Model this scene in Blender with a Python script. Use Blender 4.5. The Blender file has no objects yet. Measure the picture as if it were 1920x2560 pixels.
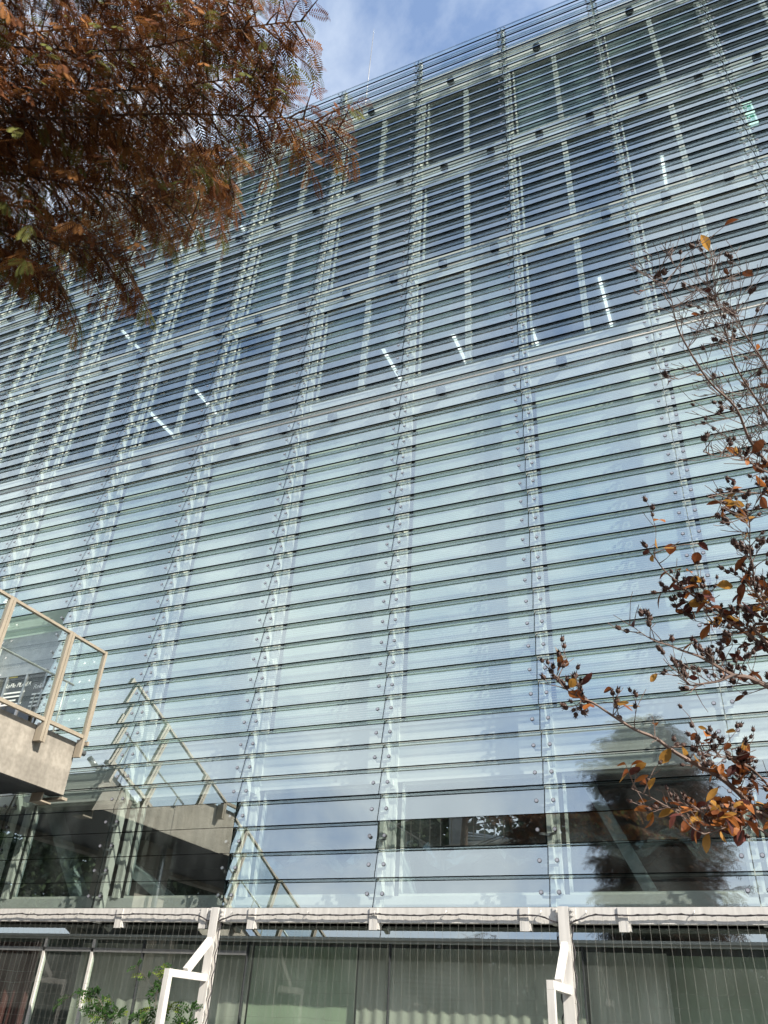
import bpy, bmesh, math, random
import numpy as np
from mathutils import Vector, Matrix

R = math.radians
rnd = random.Random(7)
nrnd = np.random.RandomState(7)
scene = bpy.context.scene
COL = scene.collection

# ------------------------------------------------------------------ camera
D = 11.0            # distance from the viewer to the glass louvre skin (m)
CZ = 1.5            # eye height
PX_F, PX_W, PX_H = 1996.95, 1920.0, 2560.0
PIT, YAW, ROLL = R(33.3475), R(-25.2044), R(3.5077)
FW = Vector((math.sin(YAW) * math.cos(PIT), math.cos(YAW) * math.cos(PIT), math.sin(PIT)))
R0 = Vector((math.cos(YAW), -math.sin(YAW), 0.0))
U0 = R0.cross(FW)
RT = R0 * math.cos(ROLL) + U0 * math.sin(ROLL)
UP = -R0 * math.sin(ROLL) + U0 * math.cos(ROLL)
cam_d = bpy.data.cameras.new("camera")
cam = bpy.data.objects.new("camera", cam_d)
COL.objects.link(cam)
M = Matrix((RT, UP, -FW)).transposed().to_4x4()
M.translation = Vector((0, 0, CZ))
cam.matrix_world = M
cam_d.sensor_fit = 'HORIZONTAL'
cam_d.sensor_width = 36.0
cam_d.lens = 36.0 * PX_F / PX_W
cam_d.clip_start = 0.05
cam_d.clip_end = 3000
scene.camera = cam

# ------------------------------------------------------------------ light
SUN_EL, SUN_AZ = R(36), R(116)       # azimuth from +Y towards +X
world = bpy.data.worlds.new("World")
scene.world = world
world.use_nodes = True
wn, wl = world.node_tree.nodes, world.node_tree.links
wn.clear()
w_out = wn.new('ShaderNodeOutputWorld')
w_sky = wn.new('ShaderNodeTexSky')
w_sky.sky_type = 'NISHITA'
w_sky.sun_disc = False
w_sky.sun_elevation = SUN_EL
w_sky.sun_rotation = SUN_AZ
w_sky.air_density = 1.0
w_sky.dust_density = 0.6
w_sky.ozone_density = 1.6
w_bg = wn.new('ShaderNodeBackground'); w_bg.inputs[1].default_value = 0.15
wl.new(w_sky.outputs[0], w_bg.inputs[0])
w_cl = wn.new('ShaderNodeBackground')
w_cl.inputs[0].default_value = (0.86, 0.93, 1.0, 1); w_cl.inputs[1].default_value = 0.62
w_tc = wn.new('ShaderNodeTexCoord')
w_sep = wn.new('ShaderNodeSeparateXYZ'); wl.new(w_tc.outputs['Generated'], w_sep.inputs[0])
w_add = wn.new('ShaderNodeMath'); w_add.operation = 'ADD'; w_add.inputs[1].default_value = 0.35
wl.new(w_sep.outputs[2], w_add.inputs[0])
w_max = wn.new('ShaderNodeMath'); w_max.operation = 'MAXIMUM'; w_max.inputs[1].default_value = 0.1
wl.new(w_add.outputs[0], w_max.inputs[0])
w_dx = wn.new('ShaderNodeMath'); w_dx.operation = 'DIVIDE'
w_dy = wn.new('ShaderNodeMath'); w_dy.operation = 'DIVIDE'
wl.new(w_sep.outputs[0], w_dx.inputs[0]); wl.new(w_max.outputs[0], w_dx.inputs[1])
wl.new(w_sep.outputs[1], w_dy.inputs[0]); wl.new(w_max.outputs[0], w_dy.inputs[1])
w_cmb = wn.new('ShaderNodeCombineXYZ')
wl.new(w_dx.outputs[0], w_cmb.inputs[0]); wl.new(w_dy.outputs[0], w_cmb.inputs[1])
w_no = wn.new('ShaderNodeTexNoise')
w_no.inputs['Scale'].default_value = 3.0; w_no.inputs['Detail'].default_value = 9
w_no.inputs['Roughness'].default_value = 0.58; w_no.inputs['Distortion'].default_value = 0.35
wl.new(w_cmb.outputs[0], w_no.inputs['Vector'])
# more cloud low in the sky and on the side away from the building
w_y = wn.new('ShaderNodeMath'); w_y.operation = 'MULTIPLY_ADD'
w_y.inputs[1].default_value = -0.07; wl.new(w_sep.outputs[1], w_y.inputs[0]); wl.new(w_no.outputs[0], w_y.inputs[2])
w_z = wn.new('ShaderNodeMath'); w_z.operation = 'MULTIPLY_ADD'
w_z.inputs[1].default_value = -0.17
w_p = wn.new('ShaderNodeMath'); w_p.operation = 'POWER'; w_p.inputs[1].default_value = 8.0; w_p.use_clamp = True
wl.new(w_sep.outputs[2], w_p.inputs[0]); wl.new(w_p.outputs[0], w_z.inputs[0]); wl.new(w_y.outputs[0], w_z.inputs[2])
w_rmp = wn.new('ShaderNodeValToRGB')
w_rmp.color_ramp.elements[0].position = 0.325; w_rmp.color_ramp.elements[1].position = 0.60
w_rmp.color_ramp.elements[0].color = (0.06, 0.06, 0.06, 1)
w_rmp.color_ramp.elements[1].color = (0.95, 0.95, 0.95, 1)
wl.new(w_z.outputs[0], w_rmp.inputs[0])
w_mix = wn.new('ShaderNodeMixShader')
wl.new(w_rmp.outputs[0], w_mix.inputs[0]); wl.new(w_bg.outputs[0], w_mix.inputs[1]); wl.new(w_cl.outputs[0], w_mix.inputs[2])
wl.new(w_mix.outputs[0], w_out.inputs[0])

sun_d = bpy.data.lights.new("sun", 'SUN')
sun_d.energy = 4.0; sun_d.angle = R(0.53); sun_d.color = (1.0, 0.92, 0.80)
sun = bpy.data.objects.new("sun", sun_d); COL.objects.link(sun)
to_sun = Vector((math.sin(SUN_AZ) * math.cos(SUN_EL), math.cos(SUN_AZ) * math.cos(SUN_EL), math.sin(SUN_EL)))
sun.rotation_euler = (-to_sun).to_track_quat('-Z', 'Y').to_euler()
sun.location = to_sun * 60

scene.view_settings.view_transform = 'Standard'
scene.view_settings.look = 'None'
scene.view_settings.gamma = 1.0
scene.view_settings.exposure = 1.1
scene.cycles.use_denoising = True
scene.cycles.max_bounces = 10
scene.cycles.glossy_bounces = 5
scene.cycles.diffuse_bounces = 3
scene.cycles.transparent_max_bounces = 40
scene.cycles.caustics_reflective = False
scene.cycles.caustics_refractive = False
scene.cycles.sample_clamp_indirect = 6.0

# ------------------------------------------------------------------ materials
def nodes_of(name):
    m = bpy.data.materials.new(name); m.use_nodes = True
    n, l = m.node_tree.nodes, m.node_tree.links
    n.clear()
    return m, n, l, n.new('ShaderNodeOutputMaterial')

def pbr(name, col, rough=0.6, metal=0.0, var=0.12, scale=6.0, bump=0.0, stretch=(1, 1, 1), transl=0.0, emis=None, coord='Object'):
    m, n, l, out = nodes_of(name)
    b = n.new('ShaderNodeBsdfPrincipled')
    b.inputs['Roughness'].default_value = rough; b.inputs['Metallic'].default_value = metal
    if transl: b.inputs['Specular IOR Level'].default_value = 0.2
    tc = n.new('ShaderNodeTexCoord'); mp = n.new('ShaderNodeMapping'); mp.inputs['Scale'].default_value = stretch
    l.new(tc.outputs[coord], mp.inputs[0])
    no = n.new('ShaderNodeTexNoise'); no.inputs['Scale'].default_value = scale; no.inputs['Detail'].default_value = 6
    l.new(mp.outputs[0], no.inputs['Vector'])
    rp = n.new('ShaderNodeValToRGB')
    c0 = [max(0, c * (1 - var)) for c in col]; c1 = [min(1, c * (1 + var)) for c in col]
    rp.color_ramp.elements[0].position = 0.3; rp.color_ramp.elements[1].position = 0.7
    rp.color_ramp.elements[0].color = (*c0, 1); rp.color_ramp.elements[1].color = (*c1, 1)
    l.new(no.outputs[0], rp.inputs[0]); l.new(rp.outputs[0], b.inputs['Base Color'])
    if bump:
        bp = n.new('ShaderNodeBump'); bp.inputs['Strength'].default_value = bump; bp.inputs['Distance'].default_value = 0.02
        l.new(no.outputs[0], bp.inputs['Height']); l.new(bp.outputs[0], b.inputs['Normal'])
    if emis:
        b.inputs['Emission Color'].default_value = (*emis[0], 1); b.inputs['Emission Strength'].default_value = emis[1]
    sh = b.outputs[0]
    if transl:
        t = n.new('ShaderNodeBsdfTranslucent'); l.new(rp.outputs[0], t.inputs[0])
        mx = n.new('ShaderNodeMixShader'); mx.inputs[0].default_value = transl
        l.new(sh, mx.inputs[1]); l.new(t.outputs[0], mx.inputs[2]); sh = mx.outputs[0]
    l.new(sh, out.inputs[0])
    return m

def glass(name, tint, refl, refl_edge, frit=0.0, frit_pitch=0.042, wav=0.0, rcol=(1, 1, 1), dirt_haze=0.0):
    """coated architectural glass: mirror layer over a tinted see-through body; a slab's inner side passes light straight on"""
    m, n, l, out = nodes_of(name)
    tr = n.new('ShaderNodeBsdfTransparent'); tr.inputs[0].default_value = (*tint, 1)
    clear = n.new('ShaderNodeBsdfTransparent')
    gl = n.new('ShaderNodeBsdfGlossy'); gl.inputs['Roughness'].default_value = 0.0; gl.inputs[0].default_value = (*rcol, 1)
    geo = n.new('ShaderNodeNewGeometry')
    if wav:
        no = n.new('ShaderNodeTexNoise'); no.inputs['Scale'].default_value = 0.9; no.inputs['Detail'].default_value = 1
        l.new(geo.outputs['Position'], no.inputs['Vector'])
        bp = n.new('ShaderNodeBump'); bp.inputs['Strength'].default_value = wav; bp.inputs['Distance'].default_value = 0.02
        l.new(no.outputs[0], bp.inputs['Height']); l.new(bp.outputs[0], gl.inputs['Normal'])
    lw = n.new('ShaderNodeLayerWeight'); lw.inputs[0].default_value = 0.5
    pw = n.new('ShaderNodeMath'); pw.operation = 'POWER'; pw.inputs[1].default_value = 3.0
    l.new(lw.outputs['Facing'], pw.inputs[0])
    mr = n.new('ShaderNodeMapRange'); mr.inputs[3].default_value = refl; mr.inputs[4].default_value = refl_edge
    l.new(pw.outputs[0], mr.inputs[0])
    body = tr.outputs[0]
    if frit or dirt_haze:
        df = n.new('ShaderNodeBsdfDiffuse'); df.inputs[0].default_value = (0.72, 0.80, 0.78, 1)
        tl = n.new('ShaderNodeBsdfTranslucent'); tl.inputs[0].default_value = (0.72, 0.80, 0.78, 1)
        m0 = n.new('ShaderNodeMixShader'); m0.inputs[0].default_value = 0.45
        l.new(df.outputs[0], m0.inputs[1]); l.new(tl.outputs[0], m0.inputs[2])
        mxf = n.new('ShaderNodeMixShader')
        dn = n.new('ShaderNodeTexNoise'); dn.inputs['Scale'].default_value = 2.2; dn.inputs['Detail'].default_value = 6
        dm = n.new('ShaderNodeMapping'); dm.inputs['Scale'].default_value = (1.0, 1.0, 0.45)
        l.new(geo.outputs['Position'], dm.inputs[0]); l.new(dm.outputs[0], dn.inputs['Vector'])
        dr = n.new('ShaderNodeMapRange'); dr.inputs[1].default_value = 0.42; dr.inputs[2].default_value = 0.75
        dr.inputs[3].default_value = dirt_haze * 0.5; dr.inputs[4].default_value = dirt_haze * 0.5 + 0.11
        l.new(dn.outputs[0], dr.inputs[0])
        if frit:
            sp = n.new('ShaderNodeSeparateXYZ'); l.new(geo.outputs['Position'], sp.inputs[0])
            dv = n.new('ShaderNodeMath'); dv.operation = 'DIVIDE'; dv.inputs[1].default_value = frit_pitch
            l.new(sp.outputs[2], dv.inputs[0])
            fr = n.new('ShaderNodeMath'); fr.operation = 'FRACT'; l.new(dv.outputs[0], fr.inputs[0])
            lt = n.new('ShaderNodeMath'); lt.operation = 'LESS_THAN'; lt.inputs[1].default_value = 0.45
            l.new(fr.outputs[0], lt.inputs[0])
            sc = n.new('ShaderNodeMath'); sc.operation = 'MULTIPLY_ADD'; sc.inputs[1].default_value = frit; l.new(dr.outputs[0], sc.inputs[2])
            l.new(lt.outputs[0], sc.inputs[0]); l.new(sc.outputs[0], mxf.inputs[0])
        else:
            l.new(dr.outputs[0], mxf.inputs[0])
        l.new(body, mxf.inputs[1]); l.new(m0.outputs[0], mxf.inputs[2]); body = mxf.outputs[0]
    mx = n.new('ShaderNodeMixShader')
    l.new(mr.outputs[0], mx.inputs[0]); l.new(body, mx.inputs[1]); l.new(gl.outputs[0], mx.inputs[2])
    mb = n.new('ShaderNodeMixShader')
    l.new(geo.outputs['Backfacing'], mb.inputs[0]); l.new(mx.outputs[0], mb.inputs[1]); l.new(clear.outputs[0], mb.inputs[2])
    l.new(mb.outputs[0], out.inputs[0])
    return m

MAT = {}
MAT['louvre'] = glass('louvre_glass', (0.85, 0.93, 0.915), 0.42, 0.58, wav=0.012, rcol=(0.92, 0.99, 0.985), dirt_haze=0.02)
MAT['louvre_frit'] = glass('fritted_louvre_glass', (0.85, 0.93, 0.915), 0.42, 0.58, frit=0.27, wav=0.012, rcol=(0.92, 0.99, 0.985), dirt_haze=0.03)
MAT['edge'] = pbr('glass_edge', (0.006, 0.010, 0.011), 0.6, var=0.3)
MAT['edge'].node_tree.nodes['Principled BSDF'].inputs['Specular IOR Level'].default_value = 0.0
MAT['pane'] = glass('window_pane', (0.64, 0.71, 0.74), 0.06, 0.45)
MAT['shop'] = glass('shop_glass', (0.72, 0.82, 0.75), 0.045, 0.5, wav=0.02, dirt_haze=0.11)  # film of dirt, with hazy reflection put into its pale colour too
MAT['rail_glass'] = glass('railing_glass', (0.86, 0.93, 0.90), 0.07, 0.6)
MAT['white'] = pbr('white_painted_steel', (0.60, 0.585, 0.56), 0.45, var=0.13, scale=9, stretch=(2.2, 2.2, 0.3))
MAT['post'] = pbr('cream_steel', (0.80, 0.81, 0.74), 0.5, var=0.06)
MAT['grey'] = pbr('steel_grey', (0.32, 0.33, 0.34), 0.35, metal=0.6, var=0.1)
MAT['inox'] = pbr('stainless', (0.50, 0.49, 0.47), 0.35, metal=0.25, var=0.05)
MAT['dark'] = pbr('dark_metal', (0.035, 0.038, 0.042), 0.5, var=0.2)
MAT['black'] = pbr('black_gasket', (0.012, 0.013, 0.016), 0.6, var=0.2)
MAT['cap'] = pbr('fixing_cap', (0.29, 0.30, 0.34), 0.35, metal=0.3, var=0.1)
MAT['ring'] = pbr('fixing_ring', (0.05, 0.05, 0.055), 0.4, var=0.1)
MAT['spandrel'] = pbr('spandrel_panel', (0.78, 0.78, 0.74), 0.55, var=0.06, scale=2)
MAT['opal'] = pbr('opal_panel', (0.54, 0.65, 0.57), 0.35, var=0.08, scale=0.8)
MAT['concrete_in'] = pbr('interior_concrete', (0.24, 0.25, 0.24), 0.8, var=0.1)
MAT['ceiling'] = pbr('interior_ceiling', (0.40, 0.42, 0.44), 0.8, var=0.06)
MAT['floor_in'] = pbr('interior_floor', (0.14, 0.14, 0.13), 0.7, var=0.1)
MAT['blind'] = pbr('roller_blind', (0.55, 0.62, 0.56), 0.8, var=0.05, transl=0.2)
MAT['tube'] = pbr('lit_tube', (0.9, 0.9, 0.85), 0.5, var=0.01, emis=((1.0, 0.98, 0.88), 1.1))
MAT['exit_w'] = pbr('exit_sign_white', (0.85, 0.9, 0.85), 0.5, var=0.01, emis=((0.72, 1.0, 0.80), 0.8))
MAT['exit_g'] = pbr('exit_sign_green', (0.02, 0.25, 0.10), 0.5, var=0.05, emis=((0.05, 0.5, 0.22), 0.5))
MAT['rail'] = pbr('beige_painted_rail', (0.29, 0.25, 0.195), 0.5, var=0.12, scale=8, stretch=(1, 1, 0.4))
MAT['ground'] = pbr('plaza_paving', (0.15, 0.145, 0.135), 0.85, var=0.15, scale=1.2, coord='Object')
MAT['wire'] = pbr('wire', (0.22, 0.22, 0.20), 0.5, metal=0.3, var=0.2)
MAT['bar'] = pbr('grey_green_frame', (0.27, 0.30, 0.28), 0.5, var=0.06)
MAT['cable'] = pbr('dark_cable', (0.05, 0.045, 0.05), 0.7, var=0.4, scale=40)
MAT['bark'] = pbr('redwood_bark', (0.10, 0.062, 0.04), 0.9, var=0.35, scale=14, stretch=(1, 1, 0.2), bump=0.5)
MAT['twig'] = pbr('myrtle_bark', (0.17, 0.12, 0.10), 0.75, var=0.35, scale=20)
MAT['ndl_a'] = pbr('rust_needles', (0.150, 0.056, 0.022), 0.75, var=0.45, scale=4, transl=0.35)
MAT['ndl_b'] = pbr('orange_needles', (0.31, 0.135, 0.042), 0.75, var=0.3, scale=5, transl=0.4)
MAT['ndl_c'] = pbr('green_needles', (0.16, 0.17, 0.045), 0.75, var=0.3, scale=5, transl=0.4)
MAT['ndl_d'] = pbr('dark_needles', (0.055, 0.024, 0.014), 0.8, var=0.4, scale=5, transl=0.25)
MAT['lf_a'] = pbr('orange_leaf', (0.36, 0.13, 0.035), 0.5, var=0.4, scale=18, transl=0.35)
MAT['lf_b'] = pbr('red_brown_leaf', (0.19, 0.062, 0.022), 0.5, var=0.4, scale=18, transl=0.3)
MAT['lf_c'] = pbr('maroon_leaf', (0.090, 0.028, 0.022), 0.55, var=0.4, scale=18, transl=0.2)
MAT['lf_d'] = pbr('golden_leaf', (0.42, 0.22, 0.05), 0.5, var=0.35, scale=18, transl=0.4)
MAT['pod'] = pbr('seed_pod', (0.060, 0.030, 0.022), 0.7, var=0.4, scale=60)
MAT['vine'] = pbr('vine_leaf', (0.035, 0.085, 0.020), 0.45, var=0.35, scale=25, transl=0.3)
MAT['vine_y'] = pbr('young_vine_leaf', (0.20, 0.27, 0.05), 0.45, var=0.3, scale=25, transl=0.4)
MAT['evergreen'] = pbr('evergreen_leaf', (0.030, 0.050, 0.022), 0.7, var=0.4, scale=2, transl=0.15)
MAT['curtain_grey'] = pbr('grey_curtain', (0.50, 0.46, 0.44), 0.85, var=0.06, scale=3, stretch=(6, 1, 0.3))
MAT['curtain_red'] = pbr('red_curtain', (0.10, 0.028, 0.030), 0.85, var=0.2, scale=3, stretch=(6, 1, 0.3))
MAT['curtain_green'] = pbr('pale_green_blind', (0.40, 0.44, 0.36), 0.8, var=0.06, scale=1.0)
MAT['text'] = pbr('white_lettering', (0.85, 0.85, 0.82), 0.5, var=0.01)
MAT['blue'] = pbr('logo_blue', (0.04, 0.08, 0.35), 0.5, var=0.02)
MAT['yellow'] = pbr('logo_yellow', (0.80, 0.62, 0.05), 0.5, var=0.02)
MAT['foil'] = pbr('crumpled_foil', (0.70, 0.70, 0.68), 0.22, metal=0.8, var=0.1, scale=5, bump=0.6)

def concrete(name):
    m, n, l, out = nodes_of(name)
    b = n.new('ShaderNodeBsdfPrincipled'); b.inputs['Roughness'].default_value = 0.85
    tc = n.new('ShaderNodeTexCoord')
    def noise(scale, stretch, det):
        mp = n.new('ShaderNodeMapping'); mp.inputs['Scale'].default_value = stretch; l.new(tc.outputs['Object'], mp.inputs[0])
        no = n.new('ShaderNodeTexNoise'); no.inputs['Scale'].default_value = scale; no.inputs['Detail'].default_value = det
        l.new(mp.outputs[0], no.inputs['Vector']); return no
    a = noise(1.6, (1, 3.0, 0.35), 5); c = noise(14, (1, 1, 1), 8); s = noise(0.9, (1, 0.4, 4.0), 3)
    r1 = n.new('ShaderNodeValToRGB'); r1.color_ramp.elements[0].position = 0.32; r1.color_ramp.elements[1].position = 0.68
    r1.color_ramp.elements[0].color = (0.26, 0.24, 0.205, 1); r1.color_ramp.elements[1].color = (0.39, 0.36, 0.31, 1)
    l.new(a.outputs[0], r1.inputs[0])
    r2 = n.new('ShaderNodeValToRGB'); r2.color_ramp.elements[0].position = 0.40; r2.color_ramp.elements[1].position = 0.62
    r2.color_ramp.elements[0].color = (0.80, 0.80, 0.80, 1); r2.color_ramp.elements[1].color = (1, 1, 1, 1)
    l.new(s.outputs[0], r2.inputs[0])
    mu = n.new('ShaderNodeMixRGB'); mu.blend_type = 'MULTIPLY'; mu.inputs[0].default_value = 1.0
    l.new(r1.outputs[0], mu.inputs[1]); l.new(r2.outputs[0], mu.inputs[2])
    r3 = n.new('ShaderNodeValToRGB'); r3.color_ramp.elements[0].position = 0.35; r3.color_ramp.elements[1].position = 0.6
    r3.color_ramp.elements[0].color = (0.86, 0.85, 0.84, 1); r3.color_ramp.elements[1].color = (1.04, 1.04, 1.04, 1)
    l.new(c.outputs[0], r3.inputs[0])
    m2 = n.new('ShaderNodeMixRGB'); m2.blend_type = 'MULTIPLY'; m2.inputs[0].default_value = 1.0
    l.new(mu.outputs[0], m2.inputs[1]); l.new(r3.outputs[0], m2.inputs[2])
    l.new(m2.outputs[0], b.inputs['Base Color'])
    bp = n.new('ShaderNodeBump'); bp.inputs['Strength'].default_value = 0.25; bp.inputs['Distance'].default_value = 0.01
    l.new(c.outputs[0], bp.inputs['Height']); l.new(bp.outputs[0], b.inputs['Normal'])
    l.new(b.outputs[0], out.inputs[0])
    return m
MAT['concrete'] = concrete('weathered_concrete')

# ------------------------------------------------------------------ helpers
def W(U, Y, Z): return Vector((U * D, Y * D, Z * D + CZ))
def app(u, z, Y): return Vector((u * Y * D, Y * D, z * Y * D + CZ))      # where a sight line meets the plane at depth Y
def at(px, py, dist):
    d = FW + RT * ((px - PX_W / 2) / PX_F) - UP * ((py - PX_H / 2) / PX_F)
    return Vector((0, 0, CZ)) + d.normalized() * dist
def project(v):
    q = v - Vector((0, 0, CZ)); w = q.dot(FW)
    if w < 0.05: return None
    return (PX_W / 2 + PX_F * q.dot(RT) / w, PX_H / 2 - PX_F * q.dot(UP) / w)

class MB:
    def __init__(self): self.v = []; self.f = []; self.m = []
    def add(self, vs, fs, mi=0):
        o = len(self.v); self.v += [tuple(x) for x in vs]
        for k, f in enumerate(fs):
            self.f.append([i + o for i in f]); self.m.append(mi if isinstance(mi, int) else mi[k])
        return self
    def box(self, x0, x1, y0, y1, z0, z1, mi=0):
        vs = [(x, y, z) for z in (z0, z1) for y in (y0, y1) for x in (x0, x1)]
        return self.add(vs, [(0, 2, 3, 1), (4, 5, 7, 6), (0, 1, 5, 4), (2, 6, 7, 3), (0, 4, 6, 2), (1, 3, 7, 5)], mi)
    def bar(self, a, b, w, h, mi=0, up=None):
        a = Vector(a); b = Vector(b); d = (b - a).normalized()
        u = Vector(up) if up else (Vector((0, 0, 1)) if abs(d.z) < 0.9 else Vector((0, 1, 0)))
        s = d.cross(u).normalized(); t = s.cross(d).normalized()
        vs = []
        for q in (a, b):
            for sx, sy in ((-1, -1), (1, -1), (1, 1), (-1, 1)):
                vs.append(q + s * sx * w / 2 + t * sy * h / 2)
        return self.add(vs, [(3, 2, 1, 0), (4, 5, 6, 7), (0, 1, 5, 4), (1, 2, 6, 5), (2, 3, 7, 6), (3, 0, 4, 7)], mi)
    def tube(self, pts, r, n=6, mi=0, caps=True):
        pts = [Vector(p) for p in pts]
        rs = r if isinstance(r, (list, tuple)) else [r] * len(pts)
        vs = []; fs = []
        d0 = (pts[1] - pts[0]).normalized()
        s = d0.orthogonal().normalized()
        for i, p in enumerate(pts):
            d = (pts[min(i + 1, len(pts) - 1)] - pts[max(i - 1, 0)]).normalized()
            s = (s - d * s.dot(d))
            s = s.normalized() if s.length > 1e-6 else d.orthogonal().normalized()
            t = d.cross(s)
            for k in range(n):
                a = 2 * math.pi * k / n
                vs.append(p + (s * math.cos(a) + t * math.sin(a)) * rs[i])
        for i in range(len(pts) - 1):
            for k in range(n):
                a = i * n + k; b = i * n + (k + 1) % n
                fs.append((a, b, b + n, a + n))
        if caps:
            fs.append(tuple(reversed(range(n)))); fs.append(tuple(range((len(pts) - 1) * n, len(pts) * n)))
        return self.add(vs, fs, mi)
    def build(self, name, mats, parent=None, smooth=False):
        me = bpy.data.meshes.new(name)
        me.from_pydata(self.v, [], self.f)
        for m in (mats if isinstance(mats, (list, tuple)) else [mats]): me.materials.append(MAT[m])
        if any(self.m): me.polygons.foreach_set('material_index', self.m)
        if smooth: me.polygons.foreach_set('use_smooth', [True] * len(self.f))
        me.update()
        return link(name, me, parent)

def link(name, me, parent=None):
    o = bpy.data.objects.new(name, me); COL.objects.link(o)
    if parent is not None:
        o.parent = parent
        o.matrix_parent_inverse = Matrix.Translation(-parent_loc(parent))
    return o
def parent_loc(p):
    v = Vector((0, 0, 0))
    while p is not None: v = v + p.location; p = p.parent if p.type == 'EMPTY' else None
    return v
def thing(name, label, cat, loc, group=None):
    o = bpy.data.objects.new(name, None); COL.objects.link(o); o.location = loc; o.empty_display_size = 0.3
    return tag(o, label, cat, group)
def tag(o, label=None, cat=None, group=None, kind=None):
    if label: o['label'] = label
    if cat: o['category'] = cat
    if group: o['group'] = group
    if kind: o['kind'] = kind
    return o
def poly_mesh(name, verts, loops_per, mats, mat_idx, parent=None):
    """numpy arrays of same-size faces -> one mesh object"""
    me = bpy.data.meshes.new(name)
    nv = len(verts); nf = nv // loops_per
    me.vertices.add(nv); me.vertices.foreach_set('co', verts.astype(np.float32).ravel())
    me.loops.add(nv); me.loops.foreach_set('vertex_index', np.arange(nv, dtype=np.int32))
    me.polygons.add(nf)
    me.polygons.foreach_set('loop_start', np.arange(0, nv, loops_per, dtype=np.int32))
    for m in mats: me.materials.append(MAT[m])
    me.polygons.foreach_set('material_index', mat_idx.astype(np.int32))
    me.update(calc_edges=True); me.validate()
    return link(name, me, parent)

# ------------------------------------------------------------------ ground
g = MB().box(-400, 400, -400, 400, -0.3, 0.0).build('ground', 'ground'); tag(g, kind='structure')

# ------------------------------------------------------------------ the office building
Z0, PITCH, NROW = 0.1351, 0.03432, 59
BAY, UA = 0.2222, -0.231
J0, J1 = -10, 3                                    # joints
JU = {j: UA + BAY * j for j in range(J0, J1 + 1)}
YI = 1.0515                                        # plane of the inner wall
TILT = R(12.0)
bld = thing('office_building', 'tall office building clad in rows of tilted horizontal glass louvres', 'building', (JU[-3] * D, YI * D, 0))

xL, xR = JU[J0] * D, JU[J1] * D
hp = PITCH * D / math.cos(TILT)
TH = 0.034
def panel(mb, x0, x1, zb, h, tilt, y=None, frit=False):
    y = D if y is None else y
    c, s = math.cos(tilt), math.sin(tilt)
    g0 = 2 if frit else 0
    vs = []
    for q in (0, TH):                               # outer face, inner face
        for (x, k) in ((x0, 0), (x1, 0), (x1, h), (x0, h)):
            vs.append((x, y + k * s + q * c, zb + k * c - q * s))
    mb.add(vs, [(0, 1, 2, 3), (7, 6, 5, 4), (4, 5, 1, 0), (1, 5, 6, 2), (3, 2, 6, 7), (4, 0, 3, 7)], [g0, g0, 1, 1, 1, 1])

def row_z(i): return (Z0 + PITCH * i) * D + CZ
OPEN_J = -5                                        # bays left of this joint + 1 are open above the bridge deck
panels = []
for j in range(J0, J1):
    for i in range(NROW):
        if j <= OPEN_J and 5 <= i <= 14: continue
        flat = (j <= -3 and i <= 3) or (i == 2 and j >= -1)
        frit = (6 < i < 25) or (i in (25, 26, 27, 28, 29, 30) and j in (-2, -1, -3)) or (31 <= i < 50 and (j * 7 + i // 9) % 5 == 0 and j != 0)
        ctr = Vector(((JU[j] + BAY / 2) * D, D, row_z(i) + PITCH * D / 2))
        # size in the picture
        cs = [project(Vector((JU[j] * D, D, row_z(i)))), project(Vector((JU[j + 1] * D, D, row_z(i)))), project(Vector((JU[j + 1] * D, D, row_z(i + 1)))), project(Vector((JU[j] * D, D, row_z(i + 1))))]
        vis = sum(1 for c in cs if c and 0 <= c[0] <= PX_W and 0 <= c[1] <= PX_H)
        ar = 0
        if vis >= 2:
            ar = 0.5 * abs(sum(cs[a][0] * cs[(a + 1) % 4][1] - cs[(a + 1) % 4][0] * cs[a][1] for a in range(4))) * vis / 4
        panels.append((ar, i, j, flat, frit))
panels.sort(reverse=True)
rest = MB()
for n_, (ar, i, j, flat, frit) in enumerate(panels):
    mb = MB() if n_ < 100 else rest
    x0, x1 = JU[j] * D + 0.006, JU[j + 1] * D - 0.006
    if flat:
        panel(mb, x0, x1, row_z(i) + 0.004, PITCH * D - 0.008, R(rnd.uniform(-0.1, 0.25)), D + 0.012)
    else:
        panel(mb, x0, x1, row_z(i), hp - 0.002, TILT + R(rnd.uniform(-0.38, 0.38)), frit=frit)
    if n_ < 100: mb.build('glass_louvre', ['louvre', 'edge', 'louvre_frit'], bld)
tag(rest.build('glass_louvre', ['louvre', 'edge', 'louvre_frit'], bld), kind='stuff')

# vertical posts behind the joints, with struts back to the wall every sixth row
ztop = row_z(NROW) - 0.02
for j in range(J0, J1 + 1):
    mb = MB(); x = JU[j] * D
    mb.box(x - 0.012, x + 0.050, D + 0.125, D + 0.270, 0.118 * D + CZ, ztop)
    for i in range(5, NROW, 6):
        z = row_z(i) - 0.10
        mb.box(x - 0.004, x + 0.040, D + 0.272, YI * D - 0.107, z - 0.05, z + 0.03)
        mb.box(x - 0.03, x + 0.07, YI * D - 0.106, YI * D - 0.092, z - 0.09, z + 0.07)
    mb.build('steel_post', 'post', bld)

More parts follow.
